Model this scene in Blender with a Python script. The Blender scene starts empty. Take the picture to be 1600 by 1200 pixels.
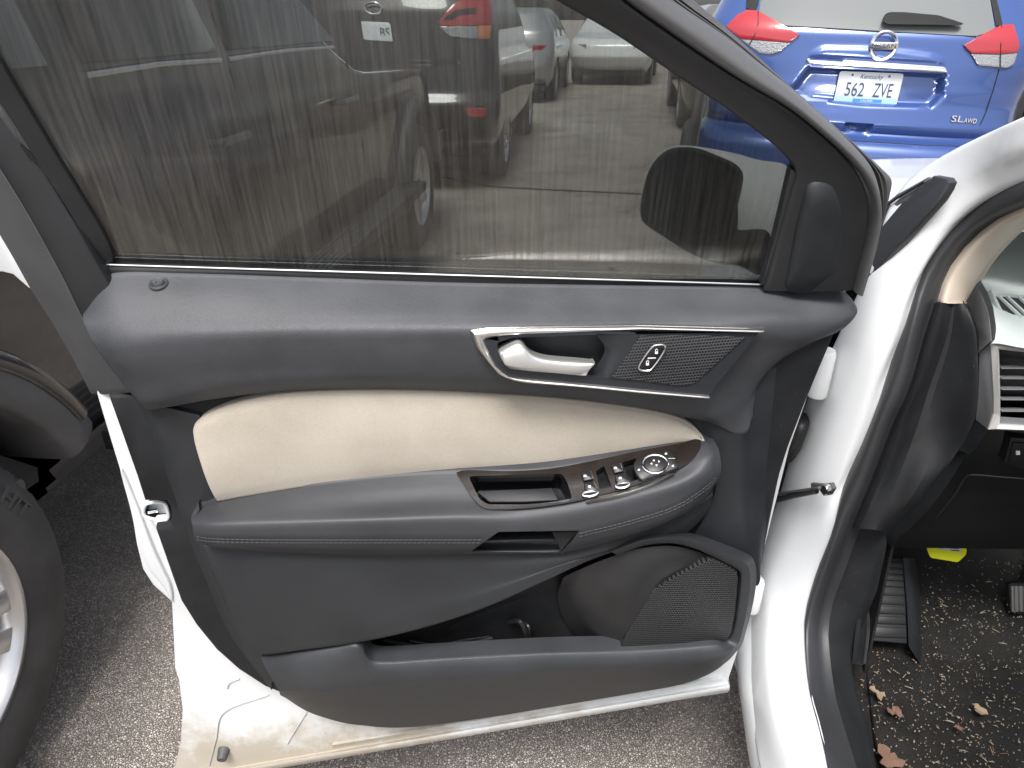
import bpy, math, random
import numpy as np
from mathutils import Vector
from mathutils.bvhtree import BVHTree

random.seed(4); rng = np.random.default_rng(4)
V = lambda *a: np.array(a, float)
scene = bpy.context.scene
C = scene.collection

# ------------------------------------------------------------------ camera
CAMH, PITCH, FPX = 1.34, math.radians(26.5), 1150.0
cam = bpy.data.cameras.new('camera'); cam.sensor_width = 36; cam.lens = 36*FPX/1600
cam.clip_start = .02; cam.clip_end = 1500
camo = bpy.data.objects.new('camera', cam); C.objects.link(camo)
camo.location = (0, 0, CAMH); camo.rotation_euler = (math.pi/2-PITCH, 0, 0)
scene.camera = camo

# ------------------------------------------------------------------ sky, sun, exposure
SUN_EL, SUN_AZ = math.radians(61), math.radians(-166)      # azimuth clockwise from +Y: behind and left of the viewer
w = bpy.data.worlds.new('World'); scene.world = w; w.use_nodes = True
nt = w.node_tree; bg = nt.nodes['Background']
sky = nt.nodes.new('ShaderNodeTexSky'); sky.sky_type = 'NISHITA'; sky.sun_disc = False
sky.sun_elevation = SUN_EL; sky.sun_rotation = SUN_AZ
sky.air_density = 1.0; sky.dust_density = 4.0; sky.ozone_density = 1.0
hs = nt.nodes.new('ShaderNodeHueSaturation'); hs.inputs['Saturation'].default_value = .5
nt.links.new(sky.outputs[0], hs.inputs['Color']); nt.links.new(hs.outputs[0], bg.inputs['Color'])
bg.inputs['Strength'].default_value = .12
sl = bpy.data.lights.new('sun', 'SUN'); sl.energy = 2.2; sl.angle = math.radians(22); sl.color = (1, .98, .955)
so = bpy.data.objects.new('sun', sl); C.objects.link(so)
sd = Vector((math.sin(SUN_AZ)*math.cos(SUN_EL), math.cos(SUN_AZ)*math.cos(SUN_EL), math.sin(SUN_EL)))
so.rotation_euler = sd.to_track_quat('Z', 'Y').to_euler(); so.location = sd*20
vs = scene.view_settings; vs.view_transform = 'Standard'; vs.look = 'None'; vs.exposure = .82; vs.gamma = 1

# ------------------------------------------------------------------ pixel rays and frames
CAMP = V(0, 0, CAMH); cF = V(0, math.cos(PITCH), -math.sin(PITCH)); cU = V(0, math.sin(PITCH), math.cos(PITCH)); cR = V(1, 0, 0)
def ray(px, py): return cF + cR*((px-800)/FPX) - cU*((py-600)/FPX)
def proj(p):
    d = np.asarray(p, float)-CAMP; z = d@cF
    return 800+FPX*(d@cR)/z, 600-FPX*(d@cU)/z
def nrm(v): v = np.asarray(v, float); return v/np.linalg.norm(v)
class Frame:                       # a real plane in the scene: origin, right, up, towards the viewer
    def __init__(s, O, A, B, Cn): s.O, s.A, s.B, s.C = V(*O), nrm(A), nrm(B), nrm(Cn)
    def P(s, a, b, c): return s.O+s.A*a+s.B*b+s.C*c
    def at(s, px, py, c=0.):
        r = ray(px, py); t = ((s.O-CAMP)@s.C+c)/(r@s.C); return CAMP+r*t
    def pts(s, lst, c=0.): return [s.at(q[0], q[1], q[2] if len(q) > 2 else c) for q in lst]
def az(deg): return V(math.sin(math.radians(deg)), math.cos(math.radians(deg)), 0)
Z = V(0, 0, 1)
CAR = 6.0
fwd, rt = az(CAR), az(CAR+90)
dA = az(88); dC = az(88+90)
DOOR = Frame((0, .82, 0), dA, Z, dC)
TH = math.radians(12)
gA, gC = az(89), az(179)                                      # the pane toes in a little towards the hinge
GL = Frame(DOOR.at(670, 430, .012), gA, Z*math.cos(TH)+gC*math.sin(TH), gC*math.cos(TH)-Z*math.sin(TH))
def car(s, f, z): return rt*s+fwd*f+Z*z                    # white car: right, forward, up
SIDE = Frame((0, 0, 0), fwd, Z, -rt)                        # c = -lateral
def sp(px, py, s): return SIDE.at(px, py, -s)
def spts(lst, s=None): return [sp(q[0], q[1], q[2] if len(q) > 2 else s) for q in lst]
FACE = Frame((0, 0, 0), rt, Z, -fwd)
def fp(px, py, f): return FACE.at(px, py, -f)
def fpts(lst, f=None): return [fp(q[0], q[1], q[2] if len(q) > 2 else f) for q in lst]
HOR = Frame((0, 0, 0), rt, fwd, Z)
def hp(px, py, z): return HOR.at(px, py, z)

# ------------------------------------------------------------------ materials
MATS = {}
def N(nt, t, **k):
    n = nt.nodes.new(t)
    for a, b in k.items():
        if a in n.inputs: n.inputs[a].default_value = b
        else: setattr(n, a, b)
    return n
def mat(name, col, rough=.5, metal=0., bump=None, vary=None, spec=.5, coat=0., coat_rough=.05, sheen=0, **kw):
    """bump: list of (kind, scale, strength, distance[, stretch]); vary: (scale, dark, light[, stretch])"""
    if name in MATS: return MATS[name]
    m = bpy.data.materials.new(name); m.use_nodes = True; MATS[name] = m
    nt = m.node_tree; b = nt.nodes['Principled BSDF']
    b.inputs['Base Color'].default_value = (*col, 1); b.inputs['Roughness'].default_value = rough
    b.inputs['Metallic'].default_value = metal; b.inputs['Specular IOR Level'].default_value = spec
    b.inputs['Coat Weight'].default_value = coat; b.inputs['Coat Roughness'].default_value = coat_rough
    if sheen: b.inputs['Sheen Weight'].default_value = sheen
    tc = N(nt, 'ShaderNodeTexCoord')
    def coords(st):
        if st is None: return tc.outputs['Object']
        mp = N(nt, 'ShaderNodeMapping'); mp.inputs['Scale'].default_value = st
        nt.links.new(tc.outputs['Object'], mp.inputs['Vector']); return mp.outputs[0]
    def tex(kind, sc, st):
        if kind == 'vor':
            n = N(nt, 'ShaderNodeTexVoronoi', Scale=sc); o = n.outputs['Distance']
        elif kind == 'edge':
            n = N(nt, 'ShaderNodeTexVoronoi', Scale=sc); n.feature = 'DISTANCE_TO_EDGE'; o = n.outputs['Distance']
        elif kind == 'noise':
            n = N(nt, 'ShaderNodeTexNoise', Scale=sc, Detail=4.); o = n.outputs['Fac']
        nt.links.new(coords(st), n.inputs['Vector']); return o
    prev = None
    for e in (bump or []):
        o = tex(e[0], e[1], e[4] if len(e) > 4 else None)
        bn = N(nt, 'ShaderNodeBump', Strength=e[2], Distance=e[3])
        nt.links.new(o, bn.inputs['Height'])
        if prev: nt.links.new(prev, bn.inputs['Normal'])
        prev = bn.outputs[0]
    if prev: nt.links.new(prev, b.inputs['Normal'])
    if vary:
        o = tex('noise', vary[0], vary[3] if len(vary) > 3 else None)
        cr = N(nt, 'ShaderNodeValToRGB')
        cr.color_ramp.elements[0].position = .3; cr.color_ramp.elements[1].position = .7
        cr.color_ramp.elements[0].color = (*[c*vary[1] for c in col], 1); cr.color_ramp.elements[1].color = (*[min(1, c*vary[2]) for c in col], 1)
        nt.links.new(o, cr.inputs[0]); nt.links.new(cr.outputs[0], b.inputs['Base Color'])
        rm = N(nt, 'ShaderNodeMapRange'); rm.inputs['To Min'].default_value = max(.02, rough-.07); rm.inputs['To Max'].default_value = min(1, rough+.07)
        nt.links.new(o, rm.inputs['Value']); nt.links.new(rm.outputs[0], b.inputs['Roughness'])
    return m
def speckle(m, scale, thr, col, rough_to=None, size_noise=True):
    """small specks of dust / lint on a material"""
    nt = m.node_tree; b = nt.nodes['Principled BSDF']; tc = N(nt, 'ShaderNodeTexCoord')
    v = N(nt, 'ShaderNodeTexVoronoi', Scale=scale); nt.links.new(tc.outputs['Object'], v.inputs['Vector'])
    n = N(nt, 'ShaderNodeTexNoise', Scale=9., Detail=3.); nt.links.new(tc.outputs['Object'], n.inputs['Vector'])
    mr = N(nt, 'ShaderNodeMapRange'); mr.inputs['From Min'].default_value = .42; mr.inputs['From Max'].default_value = .75; mr.inputs['To Max'].default_value = thr
    nt.links.new(n.outputs['Fac'], mr.inputs['Value'])
    lt = N(nt, 'ShaderNodeMath', operation='LESS_THAN'); nt.links.new(v.outputs['Distance'], lt.inputs[0]); nt.links.new(mr.outputs[0], lt.inputs[1])
    mx = N(nt, 'ShaderNodeMix', data_type='RGBA'); nt.links.new(lt.outputs[0], mx.inputs[0])
    src = b.inputs['Base Color']
    if src.is_linked: nt.links.new(src.links[0].from_socket, mx.inputs[6])
    else: mx.inputs[6].default_value = src.default_value
    mx.inputs[7].default_value = (*col, 1); nt.links.new(mx.outputs[2], src)
    return m
def M(n): return MATS[n]

GRAIN = [('edge', 520, .35, .0012), ('noise', 60, .15, .002)]
speckle(mat('vinyl', (.060, .063, .070), .53, bump=GRAIN, vary=(14, .85, 1.2), spec=.5), 300, .09, (.4, .4, .4))
mat('hard_plastic', (.016, .0185, .0215), .52, bump=[('edge', 900, .3, .0008)], vary=(18, .8, 1.25), spec=.5)
speckle(mat('felt_plastic', (.0130, .0140, .0158), .62, bump=[('noise', 900, .35, .001), ('noise', 80, .2, .001)], vary=(25, .8, 1.3), spec=.4), 160, .07, (.35, .34, .32))
mat('panel_plastic', (.0225, .0245, .0272), .56, bump=[('edge', 750, .35, .001)], vary=(12, .85, 1.2), spec=.45)
mat('pocket_plastic', (.013, .013, .014), .36, bump=[('edge', 700, .2, .0008)], vary=(20, .8, 1.3))
mat('arm_vinyl', (.050, .052, .058), .52, bump=[('edge', 620, .22, .0009), ('noise', 40, .12, .003)], vary=(10, .85, 1.2), spec=.45)
speckle(mat('piano', (.020, .0155, .0135), .16, vary=(30, .8, 1.15), coat=.4, coat_rough=.12), 420, .1, (.4, .38, .35))
mat('piano_black', (.008, .008, .009), .09, coat=.5)
mat('gloss_well', (.006, .006, .007), .15)
mat('button', (.015, .015, .016), .38, spec=.4)
mat('icon_white', (.8, .8, .8), .5)
mat('icon_red', (.5, .05, .04), .5)
mat('satin_chrome', (.78, .76, .73), .28, metal=1., bump=[('noise', 300, .03, .0005)])
mat('chrome', (.85, .86, .87), .08, metal=1.)
mat('handle_silver', (.80, .80, .78), .30, metal=.75, vary=(20, .94, 1.05))
mat('dark_bezel', (.020, .022, .027), .34)
mat('thread', (.055, .06, .07), .7)
mat('rubber', (.014, .014, .015), .5, bump=[('noise', 400, .15, .0008)], vary=(20, .8, 1.3))
mat('seal_rubber', (.030, .031, .034), .42, bump=[('noise', 500, .1, .0006)], vary=(8, .85, 1.2), spec=.6)
mat('seal_dusty', (.085, .085, .084), .6, bump=[('noise', 500, .2, .0006)], vary=(30, .8, 1.2))
mat('frame_black', (.0165, .0175, .0195), .45, bump=[('noise', 700, .18, .0006)], vary=(15, .85, 1.25))
mat('jamb_grey', (.070, .070, .072), .62, bump=[('noise', 500, .2, .0008)], vary=(9, .8, 1.2))
mat('white_paint', (.78, .80, .815), .22, coat=.5, coat_rough=.06, vary=(3, .985, 1.01))
mat('tag_yellow', (.85, .88, .03), .5)
mat('paper_label', (.62, .64, .66), .6)
mat('ink', (.04, .04, .06), .6)
mat('asphalt_dark', (.02, .02, .02), .8)

def fabric():
    m = mat('beige_fabric', (.47, .42, .345), .88, sheen=.25, bump=[('noise', 500, .25, .0008, (1, 1, 3)), ('vor', 900, .2, .0006)])
    nt = m.node_tree; b = nt.nodes['Principled BSDF']; tc = N(nt, 'ShaderNodeTexCoord')
    a = N(nt, 'ShaderNodeTexNoise', Scale=9., Detail=5.); nt.links.new(tc.outputs['Object'], a.inputs['Vector'])
    c = N(nt, 'ShaderNodeTexNoise', Scale=420., Detail=2.); nt.links.new(tc.outputs['Object'], c.inputs['Vector'])
    r = N(nt, 'ShaderNodeValToRGB'); e = r.color_ramp.elements
    e[0].position = .28; e[0].color = (.40, .355, .29, 1); e[1].position = .62; e[1].color = (.49, .442, .37, 1)
    nt.links.new(a.outputs['Fac'], r.inputs[0])
    mx = N(nt, 'ShaderNodeMix', data_type='RGBA', blend_type='MULTIPLY'); mx.inputs[0].default_value = .25
    r2 = N(nt, 'ShaderNodeValToRGB'); r2.color_ramp.elements[0].position = .3; r2.color_ramp.elements[0].color = (.72, .72, .72, 1); r2.color_ramp.elements[1].position = .6
    nt.links.new(c.outputs['Fac'], r2.inputs[0]); nt.links.new(r.outputs[0], mx.inputs[6]); nt.links.new(r2.outputs[0], mx.inputs[7])
    nt.links.new(mx.outputs[2], b.inputs['Base Color'])
fabric()
mat('beige_plastic', (.46, .40, .325), .5, bump=[('noise', 600, .15, .0006)], vary=(10, .95, 1.04))

DIRT0 = .17
def dirty_white():
    m = mat('dirty_white', (.74, .76, .77), .32, coat=.2)
    nt = m.node_tree; b = nt.nodes['Principled BSDF']; tc = N(nt, 'ShaderNodeTexCoord')
    sp_ = N(nt, 'ShaderNodeSeparateXYZ'); nt.links.new(tc.outputs['Object'], sp_.inputs[0])
    a = N(nt, 'ShaderNodeTexNoise', Scale=22., Detail=6., Roughness=.65); nt.links.new(tc.outputs['Object'], a.inputs['Vector'])
    # road dirt splashed up from the lower edge: height above ground + noise
    h = N(nt, 'ShaderNodeMath', operation='MULTIPLY_ADD'); nt.links.new(a.outputs['Fac'], h.inputs[0]); h.inputs[1].default_value = -.22; nt.links.new(sp_.outputs['Z'], h.inputs[2])
    r = N(nt, 'ShaderNodeMapRange'); r.inputs['From Min'].default_value = DIRT0; r.inputs['From Max'].default_value = DIRT0+.07; r.inputs['To Min'].default_value = .8; r.inputs['To Max'].default_value = .0
    nt.links.new(h.outputs[0], r.inputs['Value'])
    mx = N(nt, 'ShaderNodeMix', data_type='RGBA'); nt.links.new(r.outputs[0], mx.inputs[0])
    mx.inputs[6].default_value = (.74, .76, .77, 1); mx.inputs[7].default_value = (.45, .39, .30, 1)
    nt.links.new(mx.outputs[2], b.inputs['Base Color'])
    v = N(nt, 'ShaderNodeTexVoronoi', Scale=90.); nt.links.new(tc.outputs['Object'], v.inputs['Vector'])
    a2 = N(nt, 'ShaderNodeTexNoise', Scale=7., Detail=3.); nt.links.new(tc.outputs['Object'], a2.inputs['Vector'])
    th = N(nt, 'ShaderNodeMapRange'); th.inputs['From Min'].default_value = .5; th.inputs['From Max'].default_value = .8; th.inputs['To Max'].default_value = .16; nt.links.new(a2.outputs['Fac'], th.inputs['Value'])
    lt = N(nt, 'ShaderNodeMath', operation='LESS_THAN'); nt.links.new(v.outputs['Distance'], lt.inputs[0]); nt.links.new(th.outputs[0], lt.inputs[1])
    m2 = N(nt, 'ShaderNodeMix', data_type='RGBA'); nt.links.new(lt.outputs[0], m2.inputs[0]); nt.links.new(mx.outputs[2], m2.inputs[6]); m2.inputs[7].default_value = (.34, .30, .25, 1)
    nt.links.new(m2.outputs[2], b.inputs['Base Color'])
dirty_white()

def mesh_mat(name, scale, ax, base=(.016, .017, .019), hole=(.002, .002, .002), relief=.0012):
    """moulded or perforated grille: small staggered cells (a few pixels each) as fine relief; ax = the two plane axes"""
    m = mat(name, base, .45)
    nt = m.node_tree; b = nt.nodes['Principled BSDF']; tc = N(nt, 'ShaderNodeTexCoord')
    d1 = N(nt, 'ShaderNodeVectorMath', operation='DOT_PRODUCT'); d1.inputs[1].default_value = tuple(ax[0]*scale); nt.links.new(tc.outputs['Object'], d1.inputs[0])
    d2 = N(nt, 'ShaderNodeVectorMath', operation='DOT_PRODUCT'); d2.inputs[1].default_value = tuple(ax[1]*scale); nt.links.new(tc.outputs['Object'], d2.inputs[0])
    def mth(op, x, y=None, z=None):
        n = N(nt, 'ShaderNodeMath', operation=op)
        for i, q in enumerate((x, y, z)):
            if q is None: continue
            if isinstance(q, (int, float)): n.inputs[i].default_value = q
            else: nt.links.new(q, n.inputs[i])
        return n.outputs[0]
    row = mth('FLOOR', d2.outputs['Value']); off = mth('MULTIPLY', mth('PINGPONG', row, 1.), .5)
    fx = mth('SUBTRACT', mth('FRACT', mth('ADD', d1.outputs['Value'], off)), .5); fy = mth('SUBTRACT', mth('FRACT', d2.outputs['Value']), .5)
    r = mth('SQRT', mth('ADD', mth('MULTIPLY', fx, fx), mth('MULTIPLY', fy, fy)))
    k = N(nt, 'ShaderNodeMapRange'); k.inputs['From Min'].default_value = .27; k.inputs['From Max'].default_value = .44; nt.links.new(r, k.inputs['Value'])
    mx = N(nt, 'ShaderNodeMix', data_type='RGBA'); nt.links.new(k.outputs[0], mx.inputs[0]); mx.inputs[6].default_value = (*hole, 1); mx.inputs[7].default_value = (*base, 1)
    nt.links.new(mx.outputs[2], b.inputs['Base Color'])
    bn = N(nt, 'ShaderNodeBump', Strength=.8, Distance=relief); nt.links.new(k.outputs[0], bn.inputs['Height']); nt.links.new(bn.outputs[0], b.inputs['Normal'])
    return m
mesh_mat('speaker_mesh', 285, (dA, Z), base=(.034, .035, .037))
mesh_mat('diamond_mesh', 300, (nrm(dA+Z*.15), nrm(Z*1.25-dA*.1)), base=(.05, .052, .057), hole=(.006, .006, .007), relief=.002)

ANISO = .93
def tint_glass(name, tint, streak=0., ior=1.5, rough=.0):
    """tinted pane: tinted transmission, sharp reflection; streak = how unevenly the wiped, dried film reflects"""
    m = bpy.data.materials.new(name); MATS[name] = m; m.use_nodes = True
    nt = m.node_tree; nt.nodes.remove(nt.nodes['Principled BSDF']); out = nt.nodes['Material Output']
    tr = N(nt, 'ShaderNodeBsdfTransparent'); tr.inputs[0].default_value = (*tint, 1)
    gl = N(nt, 'ShaderNodeBsdfAnisotropic'); gl.inputs['Roughness'].default_value = rough; gl.inputs['Anisotropy'].default_value = ANISO if streak else 0.; gl.inputs['Rotation'].default_value = .25; gl.distribution = 'GGX'
    if streak: tg_ = N(nt, 'ShaderNodeTangent', direction_type='RADIAL', axis='Z'); nt.links.new(tg_.outputs[0], gl.inputs['Tangent'])
    gl.inputs['Color'].default_value = (1, 1, 1, 1)
    fr = N(nt, 'ShaderNodeFresnel', IOR=ior); fac = fr.outputs[0]
    if streak:
        tc = N(nt, 'ShaderNodeTexCoord'); mp = N(nt, 'ShaderNodeMapping'); mp.inputs['Scale'].default_value = (230, 30, 7); nt.links.new(tc.outputs['Object'], mp.inputs[0])
        n1 = N(nt, 'ShaderNodeTexNoise', Scale=1., Detail=5., Roughness=.65); nt.links.new(mp.outputs[0], n1.inputs['Vector'])
        r1 = N(nt, 'ShaderNodeMapRange'); r1.inputs['From Min'].default_value = .30; r1.inputs['From Max'].default_value = .72; r1.inputs['To Min'].default_value = 1-streak; r1.inputs['To Max'].default_value = 1+streak*1.6; nt.links.new(n1.outputs['Fac'], r1.inputs['Value'])
        a = N(nt, 'ShaderNodeMath', operation='MULTIPLY'); nt.links.new(fac, a.inputs[0]); nt.links.new(r1.outputs[0], a.inputs[1]); fac = a.outputs[0]
    mx = N(nt, 'ShaderNodeMixShader'); nt.links.new(fac, mx.inputs[0]); nt.links.new(tr.outputs[0], mx.inputs[1]); nt.links.new(gl.outputs[0], mx.inputs[2])
    nt.links.new(mx.outputs[0], out.inputs['Surface'])
    return m
tint_glass('window_tint', (.50, .515, .505), streak=.5, ior=1.72, rough=.085)
tint_glass('clear_glass', (.92, .95, .94))

# ------------------------------------------------------------------ objects
def root(name, loc, label, cat, group=None):
    o = bpy.data.objects.new(name, None); C.objects.link(o); o.location = loc; o['label'] = label; o['category'] = cat
    if group: o['group'] = group
    return o
def top(o):
    while o.parent: o = o.parent
    return o
def mk(name, geo, mats, parent=None, smooth=True, angle=38, label=None, cat=None, kind=None, group=None, loc=None):
    """geo = (verts in world space, faces[, material index per face])"""
    v, f = geo[0], geo[1]
    o0 = np.array(top(parent).location) if parent else (V(*loc) if loc is not None else V(0, 0, 0))
    me = bpy.data.meshes.new(name)
    me.from_pydata([tuple(np.asarray(p, float)-o0) for p in v], [], [tuple(int(i) for i in q) for q in f])
    for m_ in (mats if isinstance(mats, (list, tuple)) else [mats]): me.materials.append(M(m_))
    if len(geo) > 2: me.polygons.foreach_set('material_index', list(geo[2]))
    me.validate(); me.update()
    if smooth:
        me.shade_smooth()
        try: me.set_sharp_from_angle(angle=math.radians(angle))
        except Exception: pass
    o = bpy.data.objects.new(name, me); C.objects.link(o)
    if parent: o.parent = parent
    else: o.location = tuple(o0)
    if label: o['label'] = label
    if cat: o['category'] = cat
    if kind: o['kind'] = kind
    if group: o['group'] = group
    return o
def join(*geos):
    v, f, mi = [], [], []
    for g in geos:
        n = len(v); v += list(g[0]); f += [tuple(i+n for i in q) for q in g[1]]; mi += list(g[2]) if len(g) > 2 else [0]*len(g[1])
    return v, f, mi
def setm(g, i): return g[0], g[1], [i]*len(g[1])

def catmull(pts, n=12, closed=False):
    P = np.asarray(pts, float)
    if len(P) < 3 and not closed: return P
    out = []; k = len(P); m = k if closed else k-1
    for i in range(m):
        p1, p2 = P[i], P[(i+1) % k]
        p0 = P[i-1] if (i > 0 or closed) else p1*2-p2
        p3 = P[(i+2) % k] if (i+2 < k or closed) else p2*2-p1
        d0, d1, d2 = [max(1e-9, np.linalg.norm(b-a))**.5 for a, b in ((p0, p1), (p1, p2), (p2, p3))]
        m1 = (p2-p1)+d1*((p1-p0)/d0-(p2-p0)/(d0+d1)); m2 = (p2-p1)+d1*((p3-p2)/d2-(p3-p1)/(d1+d2))
        t = np.linspace(0, 1, n, endpoint=False)[:, None]
        out.append((2*t**3-3*t**2+1)*p1+(t**3-2*t**2+t)*m1+(-2*t**3+3*t**2)*p2+(t**3-t**2)*m2)
    if not closed: out.append(P[-1:])
    return np.vstack(out)
def resample(P, n, closed=False):
    P = np.asarray(P, float)
    if closed: P = np.vstack([P, P[:1]])
    s = np.r_[0, np.cumsum(np.linalg.norm(np.diff(P, axis=0), axis=1))]
    t = np.linspace(0, s[-1], n+1)
    R = np.stack([np.interp(t, s, P[:, i]) for i in range(P.shape[1])], 1)
    return R[:-1] if closed else R
def inpoly(x, y, poly):
    c = False; j = len(poly)-1
    for i in range(len(poly)):
        xi, yi = poly[i][:2]; xj, yj = poly[j][:2]
        if (yi > y) != (yj > y) and x < (xj-xi)*(y-yi)/(yj-yi)+xi: c = not c
        j = i
    return c
def patch(curves, nu, nv, su=True, sv=True, hole=None, skirt=0., dn=None, rnd=.0015, flip=False, back=False):
    rows = [resample(catmull(c) if su else c, nu) for c in curves]
    G = np.stack(rows)                                              # (k, nu+1, 3)
    cols = []
    for j in range(nu+1):
        c = G[:, j]
        cols.append(resample_par(catmull(c, 12) if sv and len(c) > 2 else c, nv, len(c) if sv and len(c) > 2 else None))
    Gd = np.stack(cols, 1)                                          # (nv+1, nu+1, 3)
    v = [p for r in Gd for p in r]; W = nu+1; f = []
    for i in range(nv):
        for j in range(nu):
            q = (i*W+j, i*W+j+1, (i+1)*W+j+1, (i+1)*W+j)
            if hole:
                x, y = proj(sum(v[k] for k in q)/4)
                if any(inpoly(x, y, h) for h in hole): continue
            f.append(q)
    if hole:                                                        # pull the ragged rim of an opening onto its outline
        full = set((i*W+j, i*W+j+1, (i+1)*W+j+1, (i+1)*W+j) for i in range(nv) for j in range(nu)); kept = set(f); cut = set(k for q in full-kept for k in q); keep = set(k for q in kept for k in q)
        for k in cut & keep:
            x, y = proj(v[k]); best = None
            for h in hole:
                P = np.array([q[:2] for q in h], float); e1 = np.roll(P, -1, 0); ab = e1-P; t = np.clip(((V(x, y)-P)*ab).sum(1)/(ab*ab).sum(1), 0, 1); Q = P+ab*t[:, None]; d = np.linalg.norm(Q-V(x, y), axis=1); m_ = d.argmin()
                if best is None or d[m_] < best[0]: best = (d[m_], Q[m_])
            v[k] = CAMP+ray(*best[1])*((v[k]-CAMP)@cF)
    if skirt:
        loop = [(0, j) for j in range(nu)]+[(i, nu) for i in range(nv)]+[(nv, j) for j in range(nu, 0, -1)]+[(i, 0) for i in range(nv, 0, -1)]
        ids = [i*W+j for i, j in loop]
        inn = []
        for i, j in loop:
            ii = min(max(i, 1), nv-1); jj = min(max(j, 1), nu-1); inn.append(Gd[ii, jj])
        L = len(loop); r1 = []; r2 = []
        for k in range(L):
            b = v[ids[k]]; o = b-inn[k]; o = o-dn*(o@dn); l = np.linalg.norm(o); o = o/l if l > 1e-9 else o*0
            r1.append(b+o*rnd*.75+dn*rnd*.45); r2.append(b+o*rnd+dn*(rnd+.001))
        n0 = len(v); v += r1; n1 = len(v); v += r2; n2 = len(v); v += [p+dn*skirt for p in r2]
        for k in range(L):
            m_ = (k+1) % L
            for a, b in ((lambda i: ids[i], lambda i: n0+i), (lambda i: n0+i, lambda i: n1+i), (lambda i: n1+i, lambda i: n2+i)):
                f.append((a(k), b(k), b(m_), a(m_)))
    return v, f
def resample_par(P, nv, k):
    if k is None: return resample(P, nv)
    # keep the knots at even parameter positions so that neighbouring columns stay aligned
    t = np.linspace(0, len(P)-1, nv+1); i = np.clip(t.astype(int), 0, len(P)-2); fr = (t-i)[:, None]
    return P[i]*(1-fr)+P[i+1]*fr
def roundpoly(poly, r, seg=4):
    """fillet the corners of a polygon of 2-D or 3-D points"""
    P = np.asarray(poly, float); n = len(P); out = []
    for i in range(n):
        a, b, c = P[i-1], P[i], P[(i+1) % n]; la, lc = np.linalg.norm(a-b), np.linalg.norm(c-b)
        d = min(r, la*.45, lc*.45); p, q = b+(a-b)/la*d, b+(c-b)/lc*d
        for t in np.linspace(0, 1, seg+1): out.append((1-t)**2*p+2*t*(1-t)*b+t*t*q)
    return out
def plate(poly, n, thick, bev=.001, inset=None, back=True):
    """flat plate with a rolled edge; poly = outline of the front (3-D), n = normal towards the viewer"""
    P = np.asarray(poly, float); n = nrm(n); a = nrm(P[1]-P[0]); a = nrm(a-n*(a@n)); b = np.cross(n, a)
    x, y = P@a, P@b; area = .5*np.sum(x*np.roll(y, -1)-np.roll(x, -1)*y)
    if area < 0: P = P[::-1]
    L = len(P); e = np.roll(P, -1, 0)-P; e = e/np.maximum(1e-9, np.linalg.norm(e, axis=1))[:, None]
    nr = np.cross(n, e); vn = nr+np.roll(nr, 1, 0); vn /= np.maximum(1e-6, np.linalg.norm(vn, axis=1))[:, None]   # inward
    ins = bev if inset is None else inset
    rings = [P+vn*ins, P+vn*ins*.3-n*bev*.3, P-n*bev, P-n*thick]
    v = [p for r in rings for p in r]; f = [tuple(range(L))]
    for k in range(3):
        for i in range(L):
            j = (i+1) % L; f.append((k*L+i, (k+1)*L+i, (k+1)*L+j, k*L+j))
    if back: f.append(tuple(range(4*L-1, 3*L-1, -1)))
    return v, f
def recess(poly, dvec, scale=.85, n=None):
    """open tray: walls and floor going down from an opening"""
    P = np.asarray(poly, float); c = P.mean(0); Q = c+(P-c)*scale+dvec; Q0 = c+(P-c)*(scale*.5+.5)+dvec*.5; L = len(P)
    v = list(P)+list(Q0)+list(Q); f = []
    for k in range(2):
        for i in range(L): j = (i+1) % L; f.append((k*L+i, k*L+j, (k+1)*L+j, (k+1)*L+i))
    f.append(tuple(range(2*L, 3*L))); return v, f
def ringstrip(outer, inner, dn, thick):
    """flat ring between two outlines with the same number of points, with thickness"""
    L = len(outer); o, i_ = np.asarray(outer), np.asarray(inner); m_ = (o+i_)/2-dn*thick*.25
    rings = [o+dn*thick, o, m_, i_, i_+dn*thick]; v = [p for r in rings for p in r]; f = []
    for k in range(4):
        for i in range(L): j = (i+1) % L; f.append((k*L+i, k*L+j, (k+1)*L+j, (k+1)*L+i))
    return v, f
def tube(path, r, seg=8, up=None, flat=1., closed=False, caps=True):
    P = np.asarray(path, float); n = len(P); rr = np.full(n, r) if np.isscalar(r) else np.asarray(r, float)
    T = np.gradient(P, axis=0) if not closed else np.roll(P, -1, 0)-np.roll(P, 1, 0)
    v = []; u = nrm(up) if up is not None else None
    ref = u if u is not None else (Z if abs(nrm(T[0])@Z) < .9 else V(1, 0, 0))
    for i in range(n):
        t = nrm(T[i]); b = nrm(np.cross(t, ref)); a = np.cross(b, t)
        if u is None: ref = a
        for k in range(seg):
            th = 2*math.pi*k/seg; v.append(P[i]+(b*math.cos(th)+a*math.sin(th)*flat)*rr[i])
    f = []
    for i in range(n if closed else n-1):
        i2 = (i+1) % n
        for k in range(seg): k2 = (k+1) % seg; f.append((i*seg+k, i2*seg+k, i2*seg+k2, i*seg+k2))
    if caps and not closed: f.append(tuple(range(seg))[::-1]); f.append(tuple(range((n-1)*seg, n*seg)))
    return v, f
def lathe(profile, O, axis, ref, seg=48):
    """profile = list of (radius, distance along axis)"""
    axis = nrm(axis); a = nrm(np.cross(axis, ref)); b = np.cross(axis, a); v = []; k = len(profile)
    for i in range(seg):
        th = 2*math.pi*i/seg; d = a*math.cos(th)+b*math.sin(th)
        v += [O+d*r+axis*h for r, h in profile]
    f = []
    for i in range(seg):
        j = (i+1) % seg
        for q in range(k-1): f.append((i*k+q, j*k+q, j*k+q+1, i*k+q+1))
    return v, f
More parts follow.
